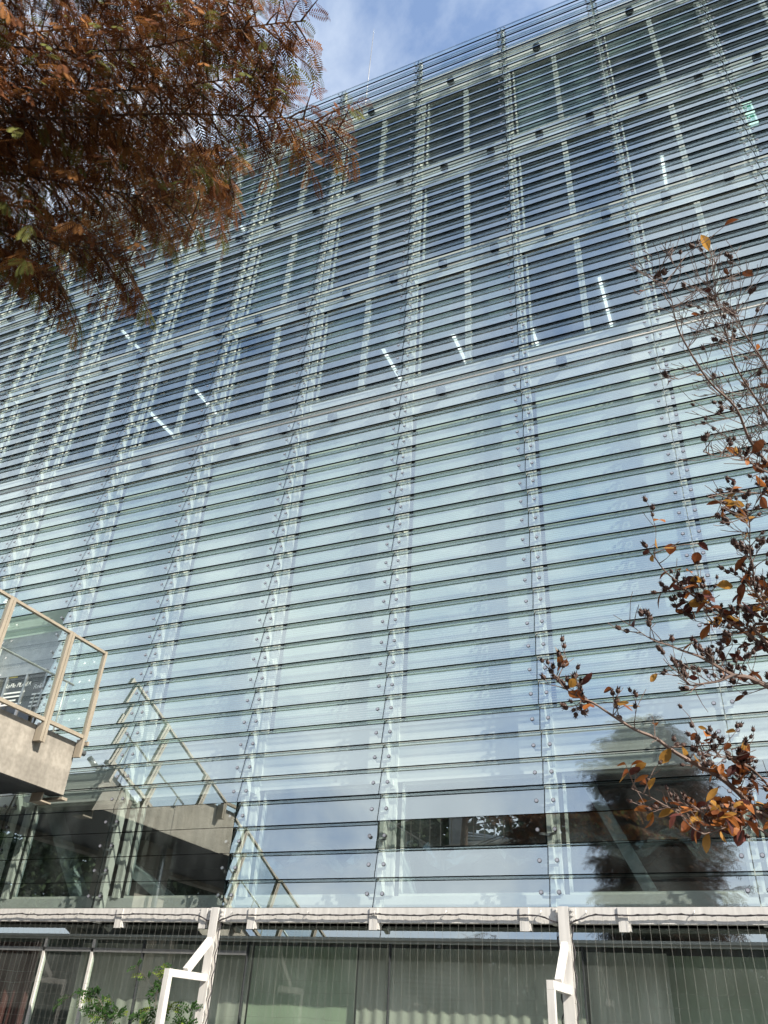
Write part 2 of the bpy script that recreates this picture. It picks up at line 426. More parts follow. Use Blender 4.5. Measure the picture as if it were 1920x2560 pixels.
# point fixings: two caps, two stems and a cross arm for each row at each joint
def fixing(mb, j, i):
    x = JU[j] * D; zc = row_z(i) + PITCH * D * 0.46
    yc = D + math.tan(TILT) * PITCH * D * 0.46
    n0 = Vector((0, -math.cos(TILT), math.sin(TILT)))
    if (j <= -3 and i <= 3) or (i == 2 and j >= -1): yc = D + 0.012; n0 = Vector((0, -1, 0))
    for sx in (-0.112, 0.118):
        if j == J0 and sx < 0 or j == J1 and sx > 0: continue
        c = Vector((x + sx, yc, zc))
        mb.tube([c + n0 * 0.0015, c + n0 * 0.006], 0.029, 12, 1)
        mb.tube([c + n0 * 0.0062, c + n0 * 0.010], 0.022, 12, 0)
        mb.tube([c - n0 * (TH + 0.0015), c - n0 * (TH + 0.014)], 0.026, 8, 1)
        mb.tube([c - n0 * (TH + 0.0145), c - n0 * 0.07 + Vector((0, 0, -0.02))], [0.015, 0.012], 6, 2)
        mb.bar(c - n0 * 0.072 + Vector((0, 0, -0.03)), Vector((x + (0.019 if sx > 0 else 0.019), D + 0.124, zc - 0.045)), 0.02, 0.032, 2)
fx = []
for j in range(J0, J1 + 1):
    for i in range(NROW):
        if j < OPEN_J + 1 and 5 <= i <= 14: continue
        q = project(Vector((JU[j] * D, D, row_z(i))))
        vis = q and 0 <= q[0] <= PX_W and 0 <= q[1] <= PX_H
        dist = (Vector((JU[j] * D, D, row_z(i))) - Vector((0, 0, CZ))).length
        fx.append((dist if vis else dist + 1000, i, j))
fx.sort()
rest = MB()
for n_, (d_, i, j) in enumerate(fx):
    mb = MB() if n_ < 100 else rest
    fixing(mb, j, i)
    if n_ < 100: mb.build('point_fixing', ['cap', 'ring', 'grey'], bld)
tag(rest.build('point_fixing', ['cap', 'ring', 'grey'], bld), kind='stuff')

# inner wall: storeys
def ZI(z): return z * YI * D + CZ                  # sight-line height on the inner wall
yI = YI * D
zones = [(0.147, 0.287), (1.005, 1.260), (1.320, 1.578), (1.645, 1.9165)]
spans = [(0.287, 0.364), (0.918, 1.005), (1.260, 1.320), (1.578, 1.645), (1.9165, 2.005)]
for k, (a, b) in enumerate(spans):
    mb = MB()
    za, zb = ZI(a), ZI(b)
    mb.box(xL, xR, yI - 0.055, yI + 0.12, za, zb)
    mb.box(xL, xR, yI - 0.085, yI - 0.0555, za - 0.035, za + 0.02)
    mb.box(xL, xR, yI - 0.075, yI - 0.0555, zb - 0.05, zb + 0.03)
    if k: mb.box(xL, xR, yI - 0.063, yI - 0.0555, (za + zb) / 2, (za + zb) / 2 + 0.012)
    mb.build('spandrel', 'spandrel', bld)
# roof slab, parapet cap and side walls
MB().box(xL, xR, yI + 0.122, yI + 14, ZI(1.93), ZI(1.985)).box(xL, xR, yI - 0.11, yI + 0.3, ZI(2.005) + 0.001, ZI(2.005) + 0.05).build('roof', 'spandrel', bld)
for x in (xL, xR):
    MB().box(x - 0.15, x - 0.001, yI - 0.05, yI + 14, 0, ZI(1.93) - 0.002).build('side_wall', 'spandrel', bld)
# sill below the louvre skin
MB().box(xL, xR, D + 0.02, yI - 0.064, 0.1282 * D + CZ, 0.1335 * D + CZ).build('sill', 'concrete_in', bld)
MB().box(xL, xR, yI - 0.0635, yI + 0.1, ZI(0.128), ZI(0.147)).build('sill', 'spandrel', bld)
# steel tube running across above the tall zone
MB().tube([(xL, D + 0.088, 0.9795 * D * 1.008 + CZ), (xR, D + 0.088, 0.9795 * D * 1.008 + CZ)], 0.032, 12).build('steel_tube', 'inox', bld, True)
# mullions of the inner wall
for j in range(J0, J1 + 1):
    x = JU[j] * D; mb = MB()
    z0, z1 = ZI(0.147) + 0.002, ZI(1.9165) - 0.04
    for k in range(3):
        xx = x - 0.045 + k * 0.045
        mb.box(xx, xx + 0.039, yI - 0.090 + 0.006 * (k % 2), yI + 0.05, z0, z1)
    mb.box(x + 0.0895, x + 0.150, yI - 0.030, yI + 0.05, z0, z1, 1)
    mb.build('mullion', ['post', 'black'], bld)
# windows
for j in range(J0, J1):
    xa, xb = JU[j] * D + 0.152, JU[j + 1] * D - 0.047
    xm = (xa + xb) / 2
    for k, (a, b) in enumerate(zones):
        za, zb = ZI(a) + (0.03 if k else 0.002), ZI(b) - 0.036
        win = bpy.data.objects.new('window', None); COL.objects.link(win); win.parent = bld
        win.matrix_parent_inverse = Matrix.Translation(-bld.location); win.location = (xm, yI, za); win.empty_display_size = 0.2
        mb = MB()
        t = 0.035
        mb.box(xa, xb, yI - 0.03, yI + 0.05, za, za + t); mb.box(xa, xb, yI - 0.03, yI + 0.05, zb - t, zb)
        mb.box(xa, xa + t, yI - 0.028, yI + 0.048, za + t, zb - t); mb.box(xb - t, xb, yI - 0.028, yI + 0.048, za + t, zb - t)
        if k:
            for q in (-0.058, 0.004): mb.box(xm + q, xm + q + 0.054, yI - 0.08, yI + 0.048, za + t, zb - t)
        f = mb.build('frame', 'post'); f.parent = win; f.matrix_parent_inverse = Matrix.Translation(-Vector((xm, yI, za)))
        f = MB().box(xa + t, xb - t, yI + 0.010, yI + 0.022, za + t, zb - t).build('pane', 'pane'); f.parent = win
        f.matrix_parent_inverse = Matrix.Translation(-Vector((xm, yI, za)))
        blind = {(0, 3): 1.0, (-3, 2): 0.9, (-4, 3): 0.8, (1, 3): 0.3, (-6, 2): 1.0, (-2, 1): 0.55, (-1, 1): 0.6, (-7, 1): 0.7, (-5, 3): 0.5}.get((j, k), 0)
        if blind:
            f = MB().box(xa + 0.05, xb - 0.05, yI + 0.09, yI + 0.096, zb - (zb - za) * blind, zb - 0.01).build('blind', 'blind'); f.parent = win
            f.matrix_parent_inverse = Matrix.Translation(-Vector((xm, yI, za)))
# tall zone of opal panels (entrance opening at the bridge)
za, zb = ZI(0.364) + 0.032, ZI(0.918) - 0.036
for j in range(J0, J1):
    xa, xb = JU[j] * D + 0.152, JU[j + 1] * D - 0.047
    z_lo = za if j > OPEN_J else ZI(0.60)
    mb = MB().box(xa, xb, yI - 0.01, yI + 0.03, z_lo, zb)
    for q in range(1, 3):
        zz = z_lo + (zb - z_lo) * q / 3
        mb.box(xa, xb, yI - 0.016, yI - 0.0105, zz, zz + 0.012)
    mb.box(xa, xb, yI - 0.03, yI - 0.0108, zb - 0.05, zb + 0.001); mb.box(xa, xb, yI - 0.03, yI - 0.0108, z_lo - 0.001, z_lo + 0.05)
    mb.build('opal_panel', 'opal', bld)
# entrance bays over the bridge: dark doors with white lettering
zd0 = ZI(0.375)
for j in range(J0, OPEN_J + 1):
    xa, xb = JU[j] * D + 0.152, JU[j + 1] * D - 0.047
    mb = MB()
    mb.box(xa, xb, yI - 0.03, yI + 0.05, ZI(0.52), ZI(0.60) - 0.002)
    for q in (0.0, 0.25, 0.5, 0.75, 1.0):
        xx = xa + (xb - xa - 0.05) * q; mb.box(xx, xx + 0.05, yI - 0.028, yI + 0.05, zd0, ZI(0.52) - 0.001)
    mb.build('door_frame', 'grey', bld)
    d_ = MB().box(xa, xb, yI + 0.005, yI + 0.017, zd0, ZI(0.52) - 0.001).build('entrance_door', 'pane', bld)
    hb = MB()
    for q in (0.22, 0.30, 0.70, 0.78):
        xx = xa + (xb - xa) * q
        hb.tube([(xx, yI - 0.03, zd0 + 0.75), (xx, yI - 0.075, zd0 + 0.80), (xx, yI - 0.075, zd0 + 1.15), (xx, yI - 0.03, zd0 + 1.2)], 0.012, 8)
    h_ = hb.build('handle', 'inox'); h_.parent = d_
    h_.matrix_parent_inverse = Matrix.Translation(-bld.location) @ Matrix.Translation(bld.location)
def lettering(txt, size, loc, parent, mat, name='lettering'):
    cu = bpy.data.curves.new(name, 'FONT'); cu.body = txt; cu.size = size; cu.extrude = 0.002; cu.shear = 0.2
    o = bpy.data.objects.new(name, cu); COL.objects.link(o)
    dg = bpy.context.evaluated_depsgraph_get(); dg.update()
    me = bpy.data.meshes.new_from_object(o.evaluated_get(dg)); bpy.data.objects.remove(o)
    me.materials.clear(); me.materials.append(MAT[mat])
    me.transform(Matrix.Translation(loc) @ Matrix.Rotation(math.pi / 2, 4, 'X'))
    return link(name, me, parent)
for px in (10, 82):
    q = plane_pt = None
    d = FW + RT * ((px - PX_W / 2) / PX_F) - UP * ((1722 - PX_H / 2) / PX_F); d = d / d.y
    p0 = Vector((0, 0, CZ)) + d * (yI - 0.004)
    lettering('ReFle PLAZA', 0.135, p0, bld, 'text')
    mb = MB()
    for k in range(4):
        mb.box(p0.x + 0.02, p0.x + 0.62 - 0.09 * (k % 3), p0.y - 0.003, p0.y, p0.z - 0.14 - k * 0.085, p0.z - 0.105 - k * 0.085)
    mb.build('small_print', 'text', bld)
    if px == 10:
        mb = MB()
        x0, z0 = p0.x + 0.02, p0.z + 0.22
        mb.add([(x0, p0.y, z0), (x0 + 0.26, p0.y, z0 + 0.20), (x0, p0.y, z0 + 0.20), (x0, p0.y - 0.004, z0), (x0 + 0.26, p0.y - 0.004, z0 + 0.20), (x0, p0.y - 0.004, z0 + 0.20)],
               [(3, 4, 5), (0, 2, 1), (0, 1, 4, 3), (1, 2, 5, 4), (2, 0, 3, 5)], 0)
        mb.add([(x0 + 0.01, p0.y, z0), (x0 + 0.27, p0.y, z0), (x0 + 0.27, p0.y, z0 + 0.19), (x0 + 0.01, p0.y - 0.004, z0), (x0 + 0.27, p0.y - 0.004, z0), (x0 + 0.27, p0.y - 0.004, z0 + 0.19)],
               [(3, 4, 5), (0, 2, 1), (0, 1, 4, 3), (1, 2, 5, 4), (2, 0, 3, 5)], 1)
        mb.build('logo', ['blue', 'yellow'], bld)
# interior: floors with ceilings, back walls, diagonal braces
yB = yI + 7.0
for k, (a, b) in enumerate(spans):
    mb = MB().box(xL + 0.01, xR - 0.16, yI + 0.125, yB, ZI(a) + 0.10, ZI(b) - 0.05)
    if k < 4: mb.build('floor_slab', 'ceiling', bld)
MB().box(xL, xR, yB + 0.001, yB + 0.2, 0, ZI(1.93) - 0.002).build('back_wall', 'concrete_in', bld)
for j in range(J0, J1, 2):
    x = JU[j] * D
    mb = MB()
    for k, (a, b) in enumerate(zones[1:]):
        mb.box(x + 0.3, x + 0.9, yI + 3.5, yI + 4.1, ZI(a), ZI(b) + 0.05)
    mb.build('interior_column', 'concrete_in', bld)
MB().box(xL + 0.01, xR - 0.16, yI + 0.11, yB, ZI(0.147) - 0.25, ZI(0.147) - 0.01).build('floor_slab', 'floor_in', bld)
mb = MB()
for (u0, z0, u1, z1) in ((-0.190, 0.30, -0.108, 0.13), (-0.40, 0.13, -0.45, 0.30), (-0.86, 0.20, -0.72, 0.12), (-1.02, 0.28, -0.90, 0.12)):
    Yb = 1.10
    br = MB().bar(app(u0, z0, Yb), app(u1, z1, Yb), 0.16, 0.30, up=(0, 1, 0)).build('brace', 'post', bld)
for (u0, u1, zc) in ((-0.42, -0.235, 0.196), (-0.20, -0.02, 0.20), (-0.66, -0.46, 0.19)):
    pts = [app(u0 + (u1 - u0) * t / 14, zc + 0.012 * math.sin(t * 0.9), 1.16) for t in range(15)]
    mb = MB().tube(pts, [0.17 + 0.03 * rnd.random() for _ in pts], 10)
    mb.v = [(x + rnd.uniform(-.03, .03), y + rnd.uniform(-.03, .03), z + rnd.uniform(-.04, .04)) for x, y, z in mb.v]
    mb.build('foil_duct', 'foil', bld)
# lit tubes on the ceilings, end on to the facade
for (U, zc) in ((-0.0925, 1.26), (-0.2575, 1.26), (-0.4268, 1.26), (-0.593, 1.26), (-1.091, 1.26), (-1.255, 1.26), (0.076, 1.578), (0.245, 1.578), (-1.0977, 1.9165), (-1.42, 1.578)):
    z = ZI(zc) - 0.02
    t_ = MB().box(U * D - 0.035, U * D + 0.035, 1.168 * D, 1.168 * D + 1.65, z - 0.05, z).build('ceiling_light', 'tube', bld)
    if zc > 1.25: t_.location.z += 0.115 if zc < 1.9 else 0.09
# exit sign
d = FW + RT * ((1868 - PX_W / 2) / PX_F) - UP * ((285 - PX_H / 2) / PX_F); d = d / d.y
p0 = Vector((0, 0, CZ)) + d * (yI + 0.5)
ex = MB().box(p0.x - 0.16, p0.x + 0.16, p0.y, p0.y + 0.04, p0.z - 0.42, p0.z + 0.42, 0)
ex.box(p0.x - 0.12, p0.x + 0.12, p0.y - 0.004, p0.y - 0.001, p0.z - 0.30, p0.z - 0.06, 1)
ex.box(p0.x - 0.12, p0.x + 0.12, p0.y - 0.004, p0.y - 0.001, p0.z + 0.06, p0.z + 0.30, 1)
for zo in (-0.18, 0.18):                            # running figure
    ex.tube([(p0.x + 0.02, p0.y - 0.008, p0.z + zo + 0.075), (p0.x + 0.02, p0.y - 0.0045, p0.z + zo + 0.075)], 0.022, 8, 0)
    ex.bar((p0.x + 0.01, p0.y - 0.007, p0.z + zo + 0.05), (p0.x - 0.02, p0.y - 0.007, p0.z + zo - 0.02), 0.004, 0.03, 0)
    ex.bar((p0.x - 0.02, p0.y - 0.007, p0.z + zo - 0.02), (p0.x + 0.05, p0.y - 0.007, p0.z + zo - 0.07), 0.004, 0.02, 0)
    ex.bar((p0.x - 0.02, p0.y - 0.007, p0.z + zo - 0.02), (p0.x - 0.07, p0.y - 0.007, p0.z + zo - 0.08), 0.004, 0.02, 0)
ex.build('exit_sign', ['exit_w', 'exit_g'], bld)
# dome floodlights on the spandrels
def floodlight(x, y, z):
    mb = MB(); vs = []; n = 12
    prof = [(0.105, 0.0), (0.105, 0.05), (0.098, 0.12), (0.082, 0.18), (0.05, 0.225), (0.012, 0.24)]
    for r, h in prof:
        for k in range(n):
            a = 2 * math.pi * k / n; vs.append((x + r * math.cos(a), y + r * math.sin(a), z + h))
    fs = []
    for q in range(len(prof) - 1):
        for k in range(n):
            a = q * n + k; b = q * n + (k + 1) % n; fs.append((a, b, b + n, a + n))
    fs.append(tuple(reversed(range(n)))); fs.append(tuple(range((len(prof) - 1) * n, len(prof) * n)))
    mb.add(vs, fs, 0)
    mb.box(x - 0.03, x + 0.03, y + 0.09, y + 0.155, z + 0.10, z + 0.16, 0)
    return mb.build('floodlight', 'dark', bld, False)
for k, (a, b) in enumerate(spans[1:]):
    for j in range(J0, J1):
        for q in ((0.30, 0.80) if k < 3 else (0.36,)):
            zc = ZI(a + (b - a) * (0.30 if k < 3 else 0.30))
            floodlight((JU[j] + BAY * q) * D, yI - 0.20, zc)
# lightning rod on the roof
b0, b1 = app(-0.5963, 2.02, 1.45), app(-0.6034, 2.394, 1.45)
MB().tube([(b0.x, b0.y, ZI(1.985)), (b0.x, b0.y, b0.z + 0.5 * (b1.z - b0.z)), (b0.x, b0.y, b1.z)], [0.030, 0.022, 0.016], 8).tube([(b0.x, b0.y, b1.z), (b0.x, b0.y, b1.z + 0.5)], [0.012, 0.006], 6).build('lightning_rod', 'grey', bld, True)

# ground floor: transom band, frame bar, shop windows, mullions, soffit, room
yG = 1.03 * D
def ZG(z): return z * 1.03 * D + CZ
for j in range(J0, J1):
    mb = MB(); panel(mb, JU[j] * D + 0.006, JU[j + 1] * D - 0.006, ZG(0.1018), (0.1183 * D + CZ - ZG(0.1018) - 0.01) / math.cos(TILT), TILT, yG - 0.03)
    mb.build('transom_pane', ['louvre', 'edge'], bld)
MB().box(xL, xR, yG - 0.05, yG + 0.06, ZG(0.0985), ZG(0.1015)).box(xL, xR, yG - 0.02, yG + 0.06, ZG(0.0955), ZG(0.0985) - 0.001).build('transom_bar', 'bar', bld)
MB().box(xL, xR, yG + 0.07, yB, 0.1183 * D + CZ - 0.02, 0.1183 * D + CZ).build('soffit', 'concrete_in', bld)
gx = [-2.6, -2.2, -1.8, -1.4, -1.145, -0.995, -0.905, -0.815, -0.645, -0.4405, -0.205, 0.02, 0.24, 0.44]
for k in range(len(gx) - 1):
    light = k in (4, 5, 6)
    w_ = 0.045 if light else 0.014
    MB().box(gx[k] * D + w_, gx[k + 1] * D, yG + 0.01, yG + 0.022, 0.05, ZG(0.0955) - 0.001).build('shop_window', 'shop', bld)
    MB().box(gx[k] * D, gx[k] * D + w_ - 0.001, yG - 0.02, yG + 0.05, 0.0, ZG(0.0955) - 0.001).build('shop_mullion', 'white' if light else 'dark', bld)
MB().box(gx[4] * D, gx[8] * D, yG - 0.02, yG + 0.05, ZG(0.080), ZG(0.085)).build('shop_head_frame', 'grey', bld)
MB().box(xL, xR, yG + 3.2, yG + 3.3, 0.0, 0.1183 * D + CZ - 0.021).build('shop_back_wall', 'concrete_in', bld)

# curtains inside the ground floor, each a hanging sheet of folds
def curtain(name, label, u0, u1, mat, amp, waves, ztop, group=None, depth=0.35, cat='curtain'):
    y = yG + depth; x0, x1 = u0 * 1.05 * D, u1 * 1.05 * D
    n = max(8, int(waves * 10)); zs = [0.06, 0.8, 1.6, ztop]
    mb = MB(); vs = []
    for s in (0, 1):
        for z in zs:
            for k in range(n + 1):
                t = k / n
                a = amp * (0.75 + 0.25 * math.sin(t * 17 + z)) * math.sin(t * waves * 2 * math.pi + 0.4 * math.sin(t * 9))
                vs.append((x0 + (x1 - x0) * t, y + a + s * 0.006, z))
    L = (n + 1) * len(zs); fs = []
    for s in (0, 1):
        for q in range(len(zs) - 1):
            for k in range(n):
                a = s * L + q * (n + 1) + k
                f = (a, a + 1, a + n + 2, a + n + 1); fs.append(f if s == 0 else f[::-1])
    mb.add(vs, fs)
    o = mb.build(name, mat, None, True); tag(o, label, cat, group)
    return o
zt = ZG(0.0955) - 0.02
curtain('curtain', 'dark red curtain in the shop window at the far left', -1.12, -0.985, 'curtain_red', 0.05, 7, zt)
curtain('curtain', 'grey curtain behind the climbing plants, between the doors and the left trellis post', -0.905, -0.625, 'curtain_grey', 0.012, 13, zt)
curtain('blind', 'pale green flat blind right of the left trellis post', -0.622, -0.475, 'curtain_green', 0.008, 2, zt, cat='blind')
curtain('curtain', 'wide grey pleated curtain left of the right trellis post', -0.473, -0.20, 'curtain_grey', 0.012, 17, zt)
curtain('curtain', 'grey drawn curtain right of the right trellis post', -0.198, -0.112, 'curtain_grey', 0.012, 6, zt, depth=0.45)
curtain('blind', 'dull green blind at the right end of the shop windows', -0.125, 0.30, 'curtain_green', 0.01, 3, zt, depth=0.7, cat='blind')

# ------------------------------------------------------------------ white steel trellis
YT = 0.948; yT = YT * D
TU = [-1.0903, -0.6475, -0.2047, 0.2381]
zt1, zt0 = 0.1281 * D + CZ, 0.1122 * D + CZ
trl = thing('steel_trellis', 'white steel frame with hanging wire net in front of the ground floor windows', 'trellis', (TU[1] * D, yT, 0))
txL, txR = -1.62 * D, 0.60 * D
MB().box(txL, txR, yT + 0.03, yT + 0.045, zt0, zt1).box(txL, txR, yT + 0.0455, yT + 0.13, zt1 - 0.014, zt1 - 0.001).box(txL, txR, yT + 0.0455, yT + 0.13, zt0 + 0.001, zt0 + 0.014).build('beam', 'white', trl)
for U in TU:
    x = U * D
    p_ = MB().box(x - 0.062, x + 0.062, yT - 0.03, yT - 0.018, 0, zt1 + 0.002).box(x - 0.062, x + 0.062, yT + 0.075, yT + 0.088, 0, zt0 - 0.004).box(x - 0.006, x + 0.006, yT - 0.0175, yT + 0.0745, 0, zt0 - 0.004).build('post', 'white', trl)
    for s in (-1, 1):
        mb = MB().box(x + s * 0.066 - (0.07 if s < 0 else 0), x + s * 0.066 + (0.07 if s > 0 else 0), yT + 0.018, yT + 0.0295, zt0 + 0.004, zt1 - 0.004)
        for q in (0.2, 0.5, 0.8):
            c = Vector((x + s * 0.10, yT + 0.0175, zt0 + (zt1 - zt0) * q)); mb.tube([c, c + Vector((0, -0.016, 0))], 0.014, 8)
        mb.build('splice_plate', 'white', trl)
    # bracket frame that projects towards the plaza
    zo = 0.0585 * 0.93 * D + CZ; yo = 0.868 * D; zm = 0.0965 * YT * D + CZ
    mb = MB()
    mb.bar((x, yT - 0.031, zo - 0.04), (x, yo, zo - 0.04), 0.075, 0.085)
    mb.bar((x, yo + 0.04, 0), (x, yo + 0.04, zo - 0.084), 0.075, 0.085, up=(0, 1, 0))
    mb.bar((x, yT - 0.034, zm), (x, yo + 0.46 * (yT - yo), zo + 0.003), 0.070, 0.085)
    mb.build('bracket_frame', 'white', trl)
    mb = MB()                                       # twisted cable down the post
    pts = [(x + 0.085 + 0.012 * math.sin(t * 0.7), yT + 0.03 + 0.012 * math.cos(t * 0.7), zt0 + 0.03 - t * 0.03) for t in range(int((zt0) / 0.03))]
    mb.tube(pts, 0.008, 5); mb.tube([(px_ - 0.165 - 0.01 * math.sin(i), py_, pz_) for i, (px_, py_, pz_) in enumerate(pts)], 0.007, 5)
    mb.build('tie_cable', 'cable', trl)
# hanger plates
for u in (-1.30, -0.845, -0.703, -0.6275, -0.452, -0.262, -0.151, 0.05, 0.30):
    x = u * YT * D
    MB().box(x - 0.055, x + 0.055, yT + 0.012, yT + 0.0285, zt0 - 0.085, zt1 - 0.002).box(x + 0.056, x + 0.075, yT + 0.03, yT + 0.12, zt0 - 0.075, zt0 - 0.001).build('hanger_plate', 'white', trl)
# sagging rope along the beam, hung on eyelets between the posts
for q in range(len(TU) - 1):
    xa, xb = TU[q] * D, TU[q + 1] * D
    n = 60; pts = []; pts2 = []
    for k in range(n + 1):
        t = k / n; e = min(t, 1 - t) * (xb - xa)
        drop = 0.075 * max(0, 1 - (e - 0.06) / 0.20) if e < 0.26 else 0.0
        zz = zt0 + 0.095 - drop - 0.012 * abs(math.sin(t * 4 * math.pi)) + rnd.uniform(-0.004, 0.004)
        x = xa + 0.06 + (xb - xa - 0.12) * t
        pts.append((x, yT - 0.010, zz)); pts2.append((x, yT - 0.012 + 0.012 * math.cos(k * 2.1), zz + 0.011 * math.sin(k * 2.1)))
    MB().tube(pts, 0.0085, 6).tube(pts2, 0.005, 5).build('rope', 'cable', trl)
    mb = MB()
    for t in (0.055, 0.3, 0.5, 0.7, 0.945):
        x = xa + (xb - xa) * t
        mb.tube([(x, yT + 0.0285, zt0 + 0.12), (x, yT - 0.012, zt0 + 0.13), (x, yT - 0.020, zt0 + 0.105), (x, yT - 0.012, zt0 + 0.085)], 0.0045, 5)
    mb.build('eyelet', 'inox', trl)
# wire net
mb = MB(); x = txL + 0.05
while x < txR:
    pts = []
    zz = zt0 + 0.09
    ph = rnd.uniform(0, 6)
    while zz > 0.1:
        pts.append((x + 0.008 * math.sin(zz * 3 + ph) + rnd.uniform(-.002, .002), yT - 0.012 + 0.01 * math.sin(zz * 2 + ph), zz)); zz -= 0.2
    mb.tube(pts, 0.0012, 3, caps=False); x += 0.103
for k in range(14):
    z = 0.052 * D + CZ - k * 0.14
    if z < 0.1: break
    pts = [(txL + (txR - txL) * t / 120, yT - 0.016, z - 0.012 * math.sin(t * 0.55 + k) + 0.006 * math.sin(t * 1.7)) for t in range(121)]
    mb.tube(pts, 0.0013, 3, caps=False)
mb.build('wire_net', 'wire', trl)

# ------------------------------------------------------------------ footbridge
yE = 0.970 * D; yS = -7.0
xB = -0.9935 * yE                                   # railing plane
zr = 0.5416 * yE + CZ; zb_ = 0.388 * yE + CZ; zc1 = 0.383 * yE + CZ; zc0 = 0.2985 * yE + CZ
fb = thing('footbridge', 'concrete footbridge with beige framed glass railings ending at the facade', 'footbridge', (xB, yE - 4, 0))
WB = 3.6
mb = MB()
mb.box(xB - 0.42, xB - 0.13, yS, yE, zc0, zc1); mb.box(xB - WB, xB - WB + 0.3, yS, yE, zc0, zc1)
mb.box(xB - WB + 0.301, xB - 0.421, yS, yE, zc0 + 0.12, zc1 - 0.05)
mb.build('deck', 'concrete', fb)
MB().box(xB - WB + 0.301, xB - 0.421, yS, yE - 0.002, zc0 + 0.09, zc0 + 0.1195).build('soffit', 'dark', fb)  # dark underside boards; the shade below the deck is put into their colour
MB().box(xB - 0.42, xB - 0.15, yS, yE - 0.002, zc0 - 0.012, zc0 - 0.001).build('soffit_shade_edge', 'dark', fb)  # thin near-black sheet, shade under the edge beam done as colour
mb = MB()
for yy in np.arange(yS + 1.2, yE - 0.3, 2.35): mb.box(xB - 0.1305, xB - 0.1285, yy, yy + 0.012, zc0 + 0.01, zc1 - 0.01)
mb.build('joint', 'dark', fb)
ys = [yE]
for uu in (1.0895, 1.2745): ys.append(0.9935 * yE / uu)
while ys[-1] > yS: ys.append(ys[-1] - 1.5)
def railing(x, mirror):
    sgn = -1 if mirror else 1
    mb = MB().box(x - 0.03, x + 0.035, yS, yE, zr - 0.045, zr); mb.build('top_rail', 'rail', fb)
    MB().box(x - 0.03, x + 0.03, yS, yE, zb_ - 0.005, zb_ + 0.055).build('bottom_rail', 'rail', fb)
    for n_, y in enumerate(ys):
        mb = MB(); zlow = zb_ - 0.33
        if n_ == 0:
            mb.box(x - 0.036, x + 0.042, y - 0.052, y - 0.001, zlow, zr + 0.003)
            mb.box(x - 0.10, x - 0.037, y - 0.050, y - 0.003, zlow + 0.002, zb_ - 0.02) if not mirror else None
        else:
            mb.box(x - 0.036, x + 0.042, y - 0.060, y - 0.006, zlow, zr + 0.004); mb.box(x - 0.036, x + 0.042, y + 0.006, y + 0.060, zlow, zr + 0.004)
            mb.box(x - 0.03, x + 0.030, y - 0.0055, y + 0.0055, zlow, zr - 0.002)
            if not mirror: mb.box(x - 0.11, x - 0.037, y - 0.058, y + 0.058, zlow + 0.002, zb_ - 0.03)
        mb.build('railing_post', 'rail', fb)
    for n_ in range(len(ys) - 1):
        a, b = ys[n_ + 1] + 0.062, ys[n_] - (0.062 if n_ else 0.053)
        MB().box(x - 0.006, x + 0.006, a, b, zb_ + 0.056, zr - 0.046).build('glass_pane', 'rail_glass', fb)
    xi = x - sgn * 0.30; zh = 0.475 * yE + CZ
    mb = MB().tube([(xi, yS, zh), (xi, yE - 0.28, zh)], 0.021, 10); mb.build('handrail', 'inox', fb, True)
    mb = MB()
    y = yE - 0.45
    while y > yS:
        mb.tube([(xi, y, zc1 - 0.02), (xi, y, zh - 0.02)], 0.014, 8); y -= 1.55
    mb.build('handrail_post', 'inox', fb, True)
railing(xB, False); railing(xB - WB + 0.1, True)
# angle bracket and joint cover under the deck end, drain pipe, slotted guard at the end post
MB().box(xB - 0.62, xB - 0.12, yE - 0.03, yE + 0.10, zc0 - 0.075, zc0 - 0.03).box(xB - 0.55, xB - 0.30, yE - 0.30, yE - 0.27, zc0 - 0.16, zc0 - 0.014).box(xB - 0.55, xB - 0.30, yE - 0.269, yE - 0.06, zc0 - 0.16, zc0 - 0.135).build('end_bracket', 'rail', fb)
MB().tube([(xB - 0.2, yE + 0.001, zc1 - 0.10), (xB - 0.2, yE + 0.30, zc1 - 0.10)], 0.05, 10).build('drain_pipe', 'grey', fb, True)
MB().box(xB - 0.02, xB + 0.03, yE + 0.002, yE + 0.05, zb_ - 0.02, zb_ + 0.9).box(xB - 0.05, xB + 0.06, yE + 0.051, yE + 0.09, zb_ - 0.10, zb_ - 0.03).build('end_guard', 'rail', fb)
# pier under the deck with a rain pipe
MB().box(xB - 2.5, xB - 1.3, 6.6, 7.6, 0, zc0 + 0.118).build('pier', 'concrete', fb)
MB().tube([(xB - 1.15, 7.1, 0), (xB - 1.15, 7.1, zc0 - 0.3), (xB - 1.15, 7.1, zc0 + 0.1)], 0.06, 10).build('rain_pipe', 'grey', fb, True)
MB().box(xB - 2.9, xB - 0.9, -5.6, -4.4, 0, zc0 + 0.118).build('pier', 'concrete', fb)

# ------------------------------------------------------------------ dawn redwoods
def spray_template(pairs=11):
    q = []
    for k in range(pairs):
        t = 0.06 + 0.90 * k / (pairs - 1)
        ln = 0.30 * math.sin(math.pi * (0.12 + 0.80 * (1 - t) ** 0.8)) + 0.05
        for s in (-1, 1):
            b = np.array([t, 0, 0]); a = math.radians(58 - 18 * t)
            tip = b + ln * np.array([math.cos(a), s * math.sin(a), -0.22]); mid = b + 0.5 * (tip - b)
            w = 0.030; e = np.array([math.sin(a) * -s, math.cos(a), 0.0]) * w
            q += [b, mid - e, tip, mid + e]
    q += [np.array([0, -0.010, 0]), np.array([0, 0.010, 0]), np.array([1.0, 0.004, 0]), np.array([1.0, -0.004, 0])]
    return np.array(q)
SPR = spray_template(10); SPR_S = spray_template(6)

